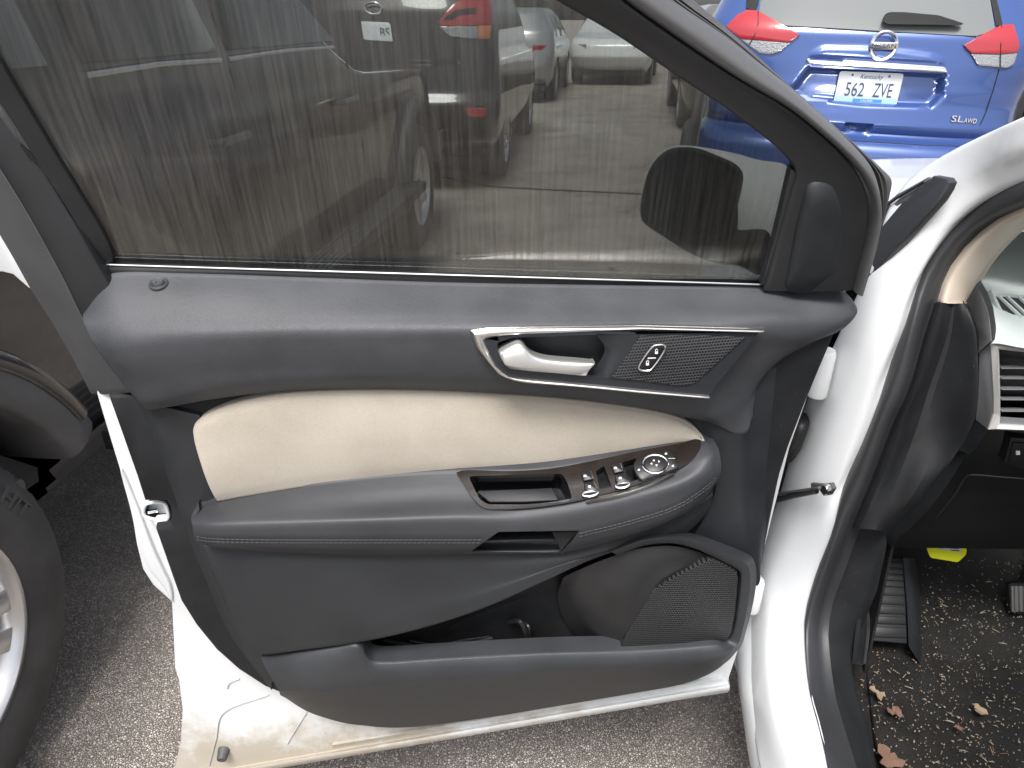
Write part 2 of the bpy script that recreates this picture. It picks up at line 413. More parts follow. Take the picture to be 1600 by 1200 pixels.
def box(Fr, a0, a1, b0, b1, c0, c1, bev=0.002):
    p = [Fr.P(a0, b0, c1), Fr.P(a1, b0, c1), Fr.P(a1, b1, c1), Fr.P(a0, b1, c1)]
    return plate(p, Fr.C, c1-c0, bev)
def text(s, Fr, a, b, c, h, width=None, sx=1., thick=.001, shear=0., align='CENTER'):
    cu = bpy.data.curves.new('t', 'FONT'); cu.body = s; cu.size = 1; cu.align_x = align; cu.shear = shear; cu.resolution_u = 3; cu.extrude = .0
    o = bpy.data.objects.new('t', cu); C.objects.link(o)
    dg = bpy.context.evaluated_depsgraph_get(); me = o.evaluated_get(dg).to_mesh()
    co = np.array([tuple(q.co) for q in me.vertices]); fs = [tuple(p.vertices) for p in me.polygons]
    o.evaluated_get(dg).to_mesh_clear(); bpy.data.objects.remove(o); bpy.data.curves.remove(cu)
    x0, x1, y0, y1 = co[:, 0].min(), co[:, 0].max(), co[:, 1].min(), co[:, 1].max()
    k = h/(y1-y0); kx = (width/(x1-x0)) if width else k*sx
    return [Fr.P(a+(p[0]-(x0+x1)/2)*kx, b+(p[1]-(y0+y1)/2)*k, c) for p in co], fs
def loop_px(lst, Fr, c=0., r=0., seg=4, sm=False, n=None):
    P = Fr.pts(lst, c)
    if sm: P = resample(catmull(P, 8, True), n or len(P)*4, True)
    elif r: P = roundpoly(P, r, seg)
    return P
def keepgrid(rows, nv):
    G = np.stack(rows); cols = [resample_par(catmull(G[:, j], 12), nv, 9) for j in range(G.shape[1])]; Gd = np.stack(cols, 1); W = Gd.shape[1]
    return [p for r in Gd for p in r], [(i*W+j, i*W+j+1, (i+1)*W+j+1, (i+1)*W+j) for i in range(nv) for j in range(W-1)]

# ================================================================== the ground
def asphalt():
    m = bpy.data.materials.new('asphalt'); MATS['asphalt'] = m; m.use_nodes = True
    nt = m.node_tree; b = nt.nodes['Principled BSDF']; tc = N(nt, 'ShaderNodeTexCoord'); b.inputs['Roughness'].default_value = .85; b.inputs['Specular IOR Level'].default_value = .35
    def lk(a, c): nt.links.new(a, c)
    v = N(nt, 'ShaderNodeTexVoronoi', Scale=215.); lk(tc.outputs['Object'], v.inputs['Vector'])
    r = N(nt, 'ShaderNodeValToRGB'); e = r.color_ramp.elements
    e[0].color = (.34, .302, .266, 1); e[0].position = .05; e[1].color = (.70, .64, .575, 1); e[1].position = .95
    q = r.color_ramp.elements.new(.55); q.color = (.48, .43, .378, 1)
    sx = N(nt, 'ShaderNodeSeparateColor'); lk(v.outputs['Color'], sx.inputs[0]); lk(sx.outputs[0], r.inputs[0])
    v2 = N(nt, 'ShaderNodeTexVoronoi', Scale=215.); v2.feature = 'DISTANCE_TO_EDGE'; lk(tc.outputs['Object'], v2.inputs['Vector'])
    er = N(nt, 'ShaderNodeMapRange'); er.inputs['From Max'].default_value = .16; lk(v2.outputs['Distance'], er.inputs['Value'])
    mx = N(nt, 'ShaderNodeMix', data_type='RGBA'); lk(er.outputs[0], mx.inputs[0]); mx.inputs[6].default_value = (.25, .228, .206, 1); lk(r.outputs[0], mx.inputs[7])
    n = N(nt, 'ShaderNodeTexNoise', Scale=1.7, Detail=6., Roughness=.6); lk(tc.outputs['Object'], n.inputs['Vector'])
    nr = N(nt, 'ShaderNodeValToRGB'); nr.color_ramp.elements[0].position = .36; nr.color_ramp.elements[0].color = (.80, .79, .78, 1); nr.color_ramp.elements[1].position = .56; nr.color_ramp.elements[1].color = (1.12, 1.11, 1.1, 1)
    lk(n.outputs['Fac'], nr.inputs[0])
    mm = N(nt, 'ShaderNodeMix', data_type='RGBA', blend_type='MULTIPLY'); mm.inputs[0].default_value = 1; lk(mx.outputs[2], mm.inputs[6]); lk(nr.outputs[0], mm.inputs[7])
    # oil stains and damp spots
    n3 = N(nt, 'ShaderNodeTexNoise', Scale=2.6, Detail=5., Roughness=.7, Distortion=.4); mp = N(nt, 'ShaderNodeMapping'); mp.inputs['Location'].default_value = (3.1, 1.7, 0); lk(tc.outputs['Object'], mp.inputs[0]); lk(mp.outputs[0], n3.inputs['Vector'])
    sr = N(nt, 'ShaderNodeMapRange'); sr.inputs['From Min'].default_value = .63; sr.inputs['From Max'].default_value = .69; sr.inputs['To Min'].default_value = 1; sr.inputs['To Max'].default_value = .45; lk(n3.outputs['Fac'], sr.inputs['Value'])
    m3 = N(nt, 'ShaderNodeMix', data_type='RGBA', blend_type='MULTIPLY'); m3.inputs[0].default_value = 1; lk(mm.outputs[2], m3.inputs[6]); lk(sr.outputs[0], m3.inputs[7])
    lk(m3.outputs[2], b.inputs['Base Color'])
    b1 = N(nt, 'ShaderNodeBump', Strength=.9, Distance=.004); lk(er.outputs[0], b1.inputs['Height'])
    n4 = N(nt, 'ShaderNodeTexNoise', Scale=60., Detail=4.); lk(tc.outputs['Object'], n4.inputs['Vector'])
    b2 = N(nt, 'ShaderNodeBump', Strength=.5, Distance=.004); lk(n4.outputs['Fac'], b2.inputs['Height']); lk(b1.outputs[0], b2.inputs['Normal']); lk(b2.outputs[0], b.inputs['Normal'])
asphalt()
g = 400.
mk('ground', ([V(-g, -g, 0), V(g, -g, 0), V(g, g, 0), V(-g, g, 0)], [(0, 1, 2, 3)]), 'asphalt', kind='structure')
# sealed crack running across the lot
cr = [hp(x, y, .002) for x, y in ((690, 276), (760, 290), (850, 296), (960, 301), (1060, 306), (1200, 312), (1420, 330))]
crk = catmull(cr, 6); cw = .018+.012*rng.random(len(crk))
mk('sealed_crack', ([p+fwd*q for p, q in zip(crk, cw)]+[p-fwd*q for p, q in zip(crk, cw)], [(i, i+1, len(crk)+i+1, len(crk)+i) for i in range(len(crk)-1)]), 'asphalt_dark', kind='structure')

# ================================================================== the white car
suv = root('white_suv', tuple(car(1.2, 0, 0)), 'white car with its driver door standing wide open', 'car')
UP = -dC                                                            # into the door

# ---- front door: white shell, with every trim piece as a child
shell = [(150, 616), (170, 683), (186, 735), (204, 800), (212, 850), (222, 890), (238, 915), (256, 931), (267, 941), (270, 1000), (272, 1045), (278, 1062),
         (284, 1110), (281, 1160), (272, 1200), (262, 1232), (420, 1205), (684, 1160), (846, 1130), (1000, 1105), (1139, 1083), (1140, 1060), (1160, 1000), (1195, 860), (1235, 700), (1290, 545), (1325, 462),
         (1000, 470), (500, 460), (140, 460)]
door = mk('front_door', plate(DOOR.pts(shell, 0), dC, .035, .004), 'dirty_white', suv, label='open driver door with black trim and a beige fabric insert')
D = lambda name, geo, mats, **k: mk(name, geo, mats, door, **k)
# outer skin, hem round the edge, a hand's breadth behind the inner panel
skin = [(120, 590), (150, 616), (186, 735), (202, 805), (209, 850), (219, 893), (235, 920), (258, 936), (268, 950), (268, 1050), (276, 1064), (281, 1110), (278, 1160), (266, 1204), (256, 1240), (684, 1172), (1139, 1092), (1168, 1000), (1200, 860), (1245, 690), (1300, 545), (1325, 490), (600, 490), (110, 490)]
D('outer_skin', plate([p-dC*.036 for p in DOOR.pts(skin, 0)], dC, .05, .004), 'white_paint')
# rolled reveal along the latch side
D('edge_flange', patch([DOOR.pts([(188, 735, .002), (206, 800, .002), (217, 850, .002), (234, 890, .002), (258, 920, .002), (268, 938, .002)]),
                        DOOR.pts([(190, 735, .004), (216, 800, .004), (236, 855, .006), (252, 890, .006), (264, 915, .005), (269, 940, .003)])], 20, 3, skirt=.004, dn=UP), 'white_paint')
# folded hem and sill seal along the lower edge
def along(y0, y1, x0=300, x1=1139, c=.004, n=12): return [DOOR.at(x, y0+(x-684)*(-.171), c) for x in np.linspace(x0, x1, n)]
D('hem_flange', patch([along(1146, 0, c=.003), along(1149, 0, c=.011), along(1154, 0, c=.011), along(1158, 0, c=.004)], 60, 6, skirt=.004, dn=UP), 'dirty_white')
D('drip_rail', patch([along(1133, 0, 520, 1128, .002), along(1136, 0, 520, 1128, .006), along(1140, 0, 520, 1128, .002)], 40, 4, skirt=.003, dn=UP), 'dirty_white')
mat('bead_shade', (.50, .51, .52), .5)  # shade along the pressed grooves, put into the beads as a grey colour
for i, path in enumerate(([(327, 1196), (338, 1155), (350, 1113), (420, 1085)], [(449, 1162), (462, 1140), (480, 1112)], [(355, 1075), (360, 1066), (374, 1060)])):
    D('pressed_bead', tube(catmull(DOOR.pts(path, .0005), 8), .0018, 8, flat=.5), 'bead_shade')
st = DOOR.at(350, 1172, 0)
D('bump_stop', lathe([(.0001, .016), (.007, .016), (.0078, .014), (.0095, 0), (.010, -.002)], st, dC+Z*-.25, Z, 20), 'seal_dusty')
D('bump_stop', lathe([(.0001, .012), (.007, .012), (.0095, 0)], DOOR.at(350, 1222, 0), dC, Z, 16), 'seal_dusty')

# dark trim base
O1 = [(166, 618), (189, 685), (210, 744), (224, 785), (258, 785), (264, 796), (264, 823), (240, 826), (266, 902), (280, 941), (304, 979), (336, 1018), (371, 1049), (413, 1076), (441, 1087), (479, 1111), (519, 1125), (572, 1134), (606, 1137),
      (666, 1134), (715, 1128), (846, 1107), (977, 1085), (1065, 1069), (1100, 1058), (1131, 1039), (1157, 995), (1183, 921), (1196, 864), (1203, 820), (1216, 760), (1235, 700), (1262, 630), (1285, 575), (1308, 521), (1300, 500), (700, 500), (250, 540), (206, 616)]
D('trim_base', plate(DOOR.pts(O1, .030), dC, .029, .010, .008), 'felt_plastic')
# raised strip between the band and the insert
D('trim_ridge', patch([DOOR.pts([(214, 622, .031), (243, 690, .031), (272, 770, .031), (292, 830, .031), (322, 905, .031), (356, 985, .031), (402, 1050, .031), (424, 1078, .031)]),
                       DOOR.pts([(228, 630, .037), (257, 692, .037), (288, 770, .037), (303, 815, .037), (330, 890, .037), (364, 975, .037), (396, 1022, .036), (425, 1066, .036)]),
                       DOOR.pts([(310, 650, .038), (330, 710, .038), (350, 780, .038), (360, 830, .038), (380, 890, .038), (400, 975, .038), (420, 1010, .038), (440, 1050, .036)])], 40, 8, skirt=.008, dn=UP), 'panel_plastic')
# right-hand hard panel by the hinge, with its soft vertical crease
D('hinge_side_panel', patch([DOOR.pts([(1060, 640, .036), (1105, 700, .036), (1120, 760, .036), (1090, 830, .036), (1060, 870, .04)]),
                             DOOR.pts([(1150, 640, .040), (1156, 700, .042), (1160, 760, .044), (1165, 840, .050), (1183, 915, .052)]),
                             DOOR.pts([(1172, 600, .034), (1176, 700, .035), (1180, 780, .036), (1184, 840, .042), (1188, 905, .048)]),
                             DOOR.pts([(1295, 535, .024), (1258, 620, .024), (1225, 710, .024), (1204, 800, .024), (1186, 895, .026)])], 40, 18, skirt=.012, dn=UP), 'hard_plastic')

# bolster (upper padded roll)
bez_hole = [(752, 524), (1000, 517), (1172, 520), (1100, 606), (1060, 610), (900, 600), (795, 588), (776, 570)]
B = [DOOR.pts([(133, 481, .020), (148, 452, .022), (165, 436, .022), (182, 430, .022), (300, 431, .022), (500, 438, .022), (700, 445, .022), (1000, 450, .022), (1190, 452, .022), (1260, 458, .020), (1312, 457, .018), (1330, 467, .016)]),
     DOOR.pts([(131, 492, .040), (150, 478, .046), (172, 468, .048), (200, 464, .048), (320, 462, .048), (500, 466, .048), (700, 471, .048), (1000, 474, .047), (1190, 477, .045), (1270, 480, .040), (1318, 476, .032), (1337, 480, .026)]),
     DOOR.pts([(134, 508, .058), (158, 508, .066), (182, 506, .069), (230, 503, .070), (330, 499, .070), (500, 496, .071), (700, 496, .071), (1000, 496, .070), (1190, 496, .066), (1260, 500, .054), (1315, 500, .042), (1336, 492, .032)]),
     DOOR.pts([(143, 530, .064), (172, 535, .075), (200, 533, .079), (240, 528, .080), (330, 522, .081), (500, 517, .082), (700, 514, .083), (1000, 512, .082), (1160, 513, .076), (1240, 520, .060), (1290, 522, .046), (1316, 514, .034)]),
     DOOR.pts([(160, 556, .064), (185, 561, .074), (215, 560, .078), (260, 555, .079), (340, 547, .080), (500, 541, .081), (700, 538, .082), (1000, 537, .080), (1130, 545, .072), (1195, 550, .058), (1240, 543, .047), (1266, 537, .036)]),
     DOOR.pts([(190, 594, .060), (215, 598, .067), (240, 596, .070), (280, 589, .071), (350, 580, .072), (500, 573, .074), (700, 573, .076), (900, 583, .076), (1060, 602, .070), (1130, 612, .060), (1185, 590, .048), (1216, 566, .038)]),
     DOOR.pts([(215, 625, .056), (232, 628, .061), (258, 623, .063), (300, 614, .064), (370, 602, .065), (500, 593, .067), (700, 593, .069), (900, 605, .069), (1050, 630, .064), (1120, 650, .056), (1165, 632, .046), (1184, 604, .038)]),
     DOOR.pts([(228, 639, .050), (240, 638, .052), (280, 631, .052), (330, 622, .052), (440, 609, .052), (560, 605, .053), (700, 608, .054), (850, 617, .055), (1000, 635, .054), (1060, 648, .051), (1110, 659, .047), (1152, 677, .042), (1168, 674, .040), (1175, 650, .038)])]
D('bolster', patch(B, 160, 60, hole=[bez_hole], skirt=.022, dn=UP, rnd=.003), 'vinyl', angle=60)
# lock pin with its collar
k0 = DOOR.at(248, 444, .034)
D('lock_collar', lathe([(.0105, -.003), (.0105, .001), (.0088, .003), (.007, .0015), (.0068, -.002)], k0, Z+dC*.35, dA, 24), 'vinyl')
D('lock_pin', lathe([(.0066, -.004), (.0066, .002), (.0052, .004), (.0026, .0036), (.0014, .0022), (.0001, .002)], k0, Z+dC*.35, dA, 24), 'vinyl')

# belt: black seal between glass and bolster, bright line of the seal lip
D('belt_seal', patch([GL.pts([(150, 413), (400, 421), (700, 430), (1000, 440), (1196, 447)], .006), DOOR.pts([(156, 424, .019), (400, 429, .019), (700, 440, .019), (1000, 446, .019), (1205, 455, .019)]), DOOR.pts([(160, 436, .016), (400, 440, .016), (700, 452, .016), (1000, 458, .016), (1220, 464, .016)])], 20, 6, skirt=.004, dn=UP), 'rubber')
D('belt_lip', tube(GL.pts([(152, 413), (400, 420.6), (700, 429.5), (1000, 438.5), (1188, 444.5)], .0075), .0011, 6), 'chrome')

# beige insert
it = [(306, 690), (302, 672), (312, 659), (330, 648), (360, 636), (400, 625), (450, 617), (520, 613), (600, 612), (700, 614), (800, 620), (900, 628), (1000, 641), (1050, 652), (1075, 664), (1090, 677), (1097, 685)]
ib = [(341, 783), (360, 779), (400, 772), (480, 759), (600, 744), (713, 738), (840, 735), (900, 727), (985, 711), (1060, 696), (1088, 690), (1094, 688), (1097, 686)]
I0 = resample(catmull(DOOR.pts(it, .045)), 60); I3 = resample(catmull(DOOR.pts(ib, .052)), 60)
def mix(a, b, t, dc): return [p*(1-t)+q*t+dC*dc for p, q in zip(a, b)]
D('fabric_insert', patch([I0, mix(I0, I3, .05, .0035), mix(I0, I3, .14, .0055), mix(I0, I3, .5, .0075), mix(I0, I3, .85, .004), I3], 120, 34, skirt=.012, dn=UP, rnd=.002), 'beige_fabric', angle=60)

# armrest
S1, S2, S3 = DOOR.at(720, 740, .062), DOOR.at(1090, 690, .060), DOOR.at(850, 792, .113)
sn = nrm(np.cross(S2-S1, S3-S1)); sn = sn if sn@(CAMP-S1) > 0 else -sn
SA = nrm(S2-S1); SW = Frame(S1, SA, np.cross(sn, SA), sn)            # plane of the switch panel
swp = [(713, 738), (800, 736), (860, 732), (930, 719), (1000, 704), (1060, 693), (1094, 686), (1095, 697), (1088, 711), (1070, 725), (1030, 743), (975, 762), (915, 778), (860, 788), (800, 794), (757, 794), (744, 784), (733, 770), (721, 750)]
pull = [(735, 862), (779, 831), (905, 829), (893, 845), (876, 863)]
pc = lambda s: [(800+(x-800)*s, y) for x, y in pull]
inner_sw = [((x-900)*.985+900, (y-742)*.93+742) for x, y in swp]
def arm(l, k):
    """first rows of the armrest lie in the plane of the switch panel where it sits"""
    out = []
    for q in l:
        t = 0 if q[0] > 1098 else min(1, max(0, (q[0]-340)/360)); t = t*t*(3-2*t); out.append(SW.at(q[0], q[1], -.0015)*t+DOOR.at(*q)*(1-t))
    return out
A = [DOOR.pts([(309, 798, .060), (330, 788, .057), (400, 773, .054), (480, 760, .055), (600, 745, .056), (713, 739, .058), (840, 736, .058), (900, 728, .058), (985, 712, .058), (1060, 697, .056), (1100, 687, .052), (1112, 690, .048)]),
     DOOR.pts([(303, 802, .070), (330, 796, .074), (400, 785, .078), (480, 775, .080), (600, 764, .081), (713, 757, .082), (840, 756, .083), (900, 749, .083), (985, 732, .081), (1060, 711, .075), (1104, 698, .068), (1118, 697, .058)]),
     DOOR.pts([(301, 810, .088), (330, 808, .098), (400, 802, .102), (480, 796, .104), (600, 788, .105), (713, 783, .106), (820, 786, .107), (900, 778, .107), (985, 758, .104), (1060, 735, .096), (1108, 715, .086), (1122, 708, .070)]),
     DOOR.pts([(302, 819, .099), (330, 820, .110), (400, 818, .115), (480, 815, .117), (600, 811, .118), (713, 808, .119), (820, 810, .119), (900, 800, .118), (985, 780, .114), (1060, 757, .106), (1108, 732, .094), (1124, 722, .076)]),
     DOOR.pts([(304, 832, .101), (330, 834, .112), (400, 834, .117), (480, 833, .119), (600, 832, .120), (713, 830, .121), (820, 830, .121), (900, 822, .119), (985, 801, .115), (1060, 777, .107), (1108, 748, .095), (1124, 735, .078)]),
     DOOR.pts([(306, 840, .098), (330, 842, .109), (400, 843, .114), (480, 843, .116), (600, 843, .117), (713, 842, .118), (820, 841, .118), (905, 834, .116), (985, 813, .112), (1060, 789, .104), (1106, 760, .092), (1122, 746, .076)]),
     DOOR.pts([(310, 846, .094), (332, 849, .103), (400, 853, .107), (480, 855, .108), (600, 857, .109), (713, 856, .109), (820, 856, .109), (900, 848, .107), (985, 828, .104), (1060, 801, .096), (1104, 770, .086), (1120, 752, .072)]),
     DOOR.pts([(314, 849, .078), (334, 853, .086), (400, 860, .088), (480, 864, .089), (600, 867, .089), (722, 865, .089), (820, 864, .089), (880, 862, .088), (960, 843, .086), (1040, 816, .080), (1098, 782, .074), (1116, 758, .064)])]
for k_ in range(3): A[k_] = arm([(proj(p)[0], proj(p)[1], (p-DOOR.O)@dC) for p in A[k_]], k_)
D('armrest', patch(A, 210, 70, hole=[inner_sw, pull], skirt=.025, dn=UP, rnd=.003), 'arm_vinyl', angle=65)
# pull cup under the armrest
D('pull_cup', patch([DOOR.pts([(716, 866, .086), (780, 866, .086), (880, 865, .085)]), DOOR.pts([(722, 858, .082), (790, 858, .082), (886, 857, .081)]), DOOR.pts([(740, 848, .086), (800, 847, .088), (892, 846, .086)]),
                     DOOR.pts([(765, 838, .080), (820, 836, .080), (900, 835, .078)]), DOOR.pts([(778, 826, .062), (830, 825, .062), (910, 824, .060)])], 24, 16, skirt=.01, dn=UP), 'dark_bezel')
D('pull_end', plate(DOOR.pts([(862, 832, .094), (906, 830, .102), (893, 846, .104), (876, 863, .094), (870, 848, .090)]), dC, .02, .003), 'panel_plastic')
# seam with two rows of stitching
def dash(pathpts, r, on=.0042, gap=.0016):
    P = catmull(pathpts, 16); s = np.r_[0, np.cumsum(np.linalg.norm(np.diff(P, axis=0), axis=1))]; gs = []; t = 0
    while t+on < s[-1]:
        q = [np.array([np.interp(x, s, P[:, i]) for i in range(3)]) for x in (t, t+on*.5, t+on)]
        q[1] = q[1]+dC*.0006; gs.append(tube(q, r, 5)); t += on+gap
    return join(*gs)
seam_l = [(308, 843, .1005), (332, 846, .1095), (400, 847.5, .1135), (480, 848, .1155), (600, 848, .1165), (700, 848, .1165), (754, 848, .1165)]
seam_r = [(906, 838, .1155), (985, 818, .1115), (1060, 793, .1035), (1104, 764, .0915), (1120, 749, .0765)]
for dy in (0, -4.5):
    D('stitching', dash([DOOR.at(x, y+dy, c_+.0014+(0 if dy == 0 else .0022)) for x, y, c_ in seam_l], .0006), 'thread')
    D('stitching', dash([DOOR.at(x, y+dy, c_+.0014+(0 if dy == 0 else .0022)) for x, y, c_ in seam_r], .0006), 'thread')

# switch panel
def swloop(l, c=0., r=0., seg=4): return loop_px(l, SW, c, r, seg)
bin_ = [(732, 744), (878, 740), (886, 752), (894, 778), (886, 784), (818, 788), (760, 788), (748, 778)]
well1 = [(931, 736), (944, 728), (956, 760), (937, 765)]
well2 = [(972, 723), (994, 716), (1000, 748), (985, 753)]
def grid_plate(poly, holes, c, step=3.0):
    """plate cut into small cells in its own plane so that openings can be left in it"""
    P = resample(np.array(poly, float), 240, True); xs = np.arange(708, 1100, step); ys = np.arange(680, 800, step); v, f, idx = [], [], {}
    def vid(i, j):
        if (i, j) not in idx: idx[(i, j)] = len(v); v.append(SW.at(xs[i], ys[j], c))
        return idx[(i, j)]
    for i in range(len(xs)-1):
        for j in range(len(ys)-1):
            x, y = xs[i]+step/2, ys[j]+step/2
            if inpoly(x, y, poly) and not any(inpoly(x, y, h) for h in holes): f.append((vid(i, j), vid(i+1, j), vid(i+1, j+1), vid(i, j+1)))
    return v, f
def holed_plate(poly, holes, c, thick):
    """front face with real openings: one n-gon made by bridging each opening to the outline"""
    out = [tuple(p) for p in poly]
    for h in holes:
        h = [tuple(p) for p in h]
        def area(q): return sum(q[i-1][0]*q[i][1]-q[i][0]*q[i-1][1] for i in range(len(q)))
        if area(h)*area(out) > 0: h = h[::-1]
        i, j = min(((i, j) for i in range(len(out)) for j in range(len(h))), key=lambda t: (out[t[0]][0]-h[t[1]][0])**2+(out[t[0]][1]-h[t[1]][1])**2)
        out = out[:i+1]+h[j:]+h[:j+1]+out[i:]
    P = SW.pts(out, c); v = list(P); f = []
    from mathutils.geometry import tessellate_polygon
    tri = tessellate_polygon([[Vector((a, b, 0)) for a, b in out]])
    for t in tri:
        a, b, d = (v[k] for k in t); n_ = np.cross(b-a, d-a); f.append(t if n_@SW.C > 0 else t[::-1])
    for lp in [poly]+list(holes):
        Q = SW.pts(lp, c); n0 = len(v); v += list(Q)+[p-SW.C*thick for p in Q]; L = len(Q)
        for k in range(L): m_ = (k+1) % L; f.append((n0+k, n0+m_, n0+L+m_, n0+L+k))
    return v, f
def pxround(poly, r=4, seg=3): return [tuple(p) for p in roundpoly(np.array(poly, float), r, seg)]
b2, w1, w2 = pxround(bin_, 6), pxround(well1, 2), pxround(well2, 2)
D('switch_panel', holed_plate([tuple(p) for p in resample(catmull(np.array(swp, float), 6, True), 90, True)], [b2, w1, w2], .004, .010), 'piano', angle=30)
D('storage_bin', recess(SW.pts(b2, .0032), -SW.C*.034, .90), 'gloss_well', angle=50)
D('bin_mat', plate(SW.pts([(745, 768), (862, 762), (872, 781), (820, 784), (765, 784)], -.020), SW.C, .004, .001), 'hard_plastic')
D('switch_well', recess(SW.pts(w1, .0032), -SW.C*.012, .95), 'gloss_well'); D('switch_well', recess(SW.pts(w2, .0032), -SW.C*.012, .95), 'gloss_well')
ring = resample(catmull(SW.pts([(tuple(p)[0], tuple(p)[1]) for p in bin_], .0045), 8, True), 60, True)
D('panel_trim', tube(resample(catmull(SW.pts([(760, 794.5), (800, 794.6), (860, 789), (915, 779), (975, 763), (1030, 744), (1070, 726), (1087, 712), (1093, 698)], .003), 8), 60), .0010, 6), 'dark_bezel')
z2 = lambda x, y: (880+x/6.957, 670+y/6.957)
def icon_car(cx, cy, s=2.0):
    """window pictogram: door outline with a lowered pane"""
    a = [(cx-1.3*s, cy+.8*s), (cx-1.3*s, cy-.1*s), (cx-.5*s, cy-.9*s), (cx+.7*s, cy-.9*s), (cx+.9*s, cy+.8*s)]
    return a
def switch(poly, iconc, lip=None, icon=True):
    p = [z2(*q) for q in poly]; geos = [setm(plate(roundpoly(SW.pts(p, .0095), .0015, 3), SW.C, .007, .0012), 0)]
    if icon:
        x, y = z2(*iconc); geos.append(setm((SW.pts(icon_car(x, y), .0101), [(0, 1, 2, 3, 4)]), 1)); geos.append(setm((SW.pts([(x-.7*1.5, y+.0), (x-.5, y-1.1), (x+.5, y-1.1), (x+.7, y+.0)], .0104), [(0, 1, 2, 3)]), 0))
    if lip: geos.append(setm(tube([SW.at(*z2(*lip[0]), .0088), SW.at(*z2(*lip[1]), .0088)], .0011, 6), 2))
    D('window_switch', join(*geos), ['button', 'icon_white', 'chrome'])
switch([(195, 468), (300, 455), (325, 545), (220, 565)], (240, 512), ((303, 462), (325, 545)))
switch([(225, 580), (330, 562), (375, 660), (250, 690), (232, 640)], (288, 626), ((337, 575), (372, 655)))
switch([(520, 385), (625, 370), (655, 460), (555, 480)], (570, 425), ((628, 378), (655, 455)))
switch([(560, 495), (665, 472), (712, 565), (590, 600), (566, 545)], (622, 535), ((672, 485), (708, 560)))
for c_, ax_ in (((296, 705), (85, 26, -10)), ((645, 612), (76, 26, -10))):
    P = []
    for k in range(24):
        t = 2*math.pi*k/24; x, y = ax_[0]*math.cos(t), ax_[1]*math.sin(t); r_ = math.radians(ax_[2]); P.append(SW.at(*z2(c_[0]+x*math.cos(r_)-y*math.sin(r_), c_[1]+x*math.sin(r_)+y*math.cos(r_)), .0085))
    D('switch_lip', join(setm(tube(P, .0011, 6, closed=True), 0), setm((P, [tuple(range(24))]), 1)), ['chrome', 'gloss_well'])
# mirror adjuster
hub = [z2(*q) for q in [(765, 380), (800, 330), (870, 300), (960, 262), (1060, 245), (1160, 238), (1200, 290), (1235, 350), (1250, 410), (1150, 458), (1060, 480), (960, 510), (850, 548), (800, 500), (770, 440)]]
hs_ = plate(resample(catmull(SW.pts(hub, .0105), 6, True), 48, True), SW.C, .008, .0015)
tri = []
for x, y, d in ((985, 342, 'u'), (958, 378, 'l'), (1015, 398, 'd'), (1042, 355, 'r')):
    s = 13; q = {'u': [(x, y-s), (x+s, y+s*.7), (x-s, y+s*.7)], 'd': [(x, y+s), (x+s, y-s*.7), (x-s, y-s*.7)], 'l': [(x-s, y), (x+s*.7, y-s), (x+s*.7, y+s)], 'r': [(x+s, y), (x-s*.7, y-s), (x-s*.7, y+s)]}[d]
    tri.append(setm((SW.pts([z2(*p) for p in q], .0128), [(0, 1, 2)]), 1))
for x, y in ((825, 445), (1120, 270), (1195, 403)): tri.append(setm((SW.pts(icon_car(*z2(x, y), 1.6), .0111), [(0, 1, 2, 3, 4)]), 1))
cpt = [SW.at(*z2(1000+118*math.cos(t), 383+88*math.sin(t)), .0125) for t in np.linspace(0, 2*math.pi, 36, endpoint=False)]
tri.append(setm(plate(cpt, SW.C, .004, .0012), 0))
for a_, b_ in (((1140, 322), (1215, 322)), ((930, 505), (985, 490)), ((1020, 255), (1010, 285))): tri.append(setm(tube([SW.at(*z2(*a_), .0107), SW.at(*z2(*b_), .0107)], .0004, 4), 2))
D('mirror_adjuster', join(setm(hs_, 0), *tri), ['button', 'icon_white', 'gloss_well'])
D('adjuster_ring', tube([SW.at(*z2(1000+138*math.cos(t), 383+98*math.sin(t)), .012) for t in np.linspace(0, 2*math.pi, 48, endpoint=False)], .0014, 8, closed=True), 'chrome')
D('switch_chrome_strip', patch([SW.pts([z2(255, 772), z2(600, 690), z2(900, 590), z2(1190, 478)], .005), SW.pts([z2(280, 778), z2(610, 712), z2(915, 612), z2(1200, 484)], .0085), SW.pts([z2(300, 785), z2(620, 730), z2(925, 628), z2(1200, 490)], .004)], 24, 6, skirt=.003, dn=-SW.C), 'satin_chrome')

# inner handle: bezel, cup, lever, mesh insert, lock buttons
BZ = Frame(DOOR.at(960, 560, .089), dA, nrm(Z-dC*.10), nrm(dC+Z*.10))
chr_o = [(735, 516), (744, 541), (767, 571), (783, 588), (811, 597), (902, 604), (1004, 614), (1106, 622)]
chr_i = [(757, 529), (761, 547), (781, 577), (798, 588), (815, 590.5), (902, 598), (1004, 608), (1107, 617)]
chr_to = [(735, 516), (760, 512.5), (801, 511.5), (1004, 509), (1194, 514)]
chr_ti = [(757, 530), (775, 526), (801, 523.5), (1004, 514.5), (1187, 519.5)]
def bzp(l, c): return BZ.pts(l, c)
def bar3(lo, li, n, c0=.001, c1=.0055):
    a, b = resample(bzp(lo, c0), n), resample(bzp(li, c0), n); m_ = (a+b)/2+BZ.C*(c1-c0)
    return patch([a, (a*.8+b*.2)+BZ.C*(c1-c0)*.75, m_, (a*.2+b*.8)+BZ.C*(c1-c0)*.75, b], n, 8, su=False, skirt=.006, dn=-BZ.C, rnd=.0005)
D('handle_trim', join(bar3(chr_to, chr_ti, 30), bar3(chr_o, chr_i, 30)), 'satin_chrome')
bo = [(752, 528), (776, 524), (1004, 514), (1186, 519), (1180, 526), (1112, 612), (1107, 618), (1004, 609), (902, 599), (815, 592), (797, 588), (779, 577), (760, 547)]
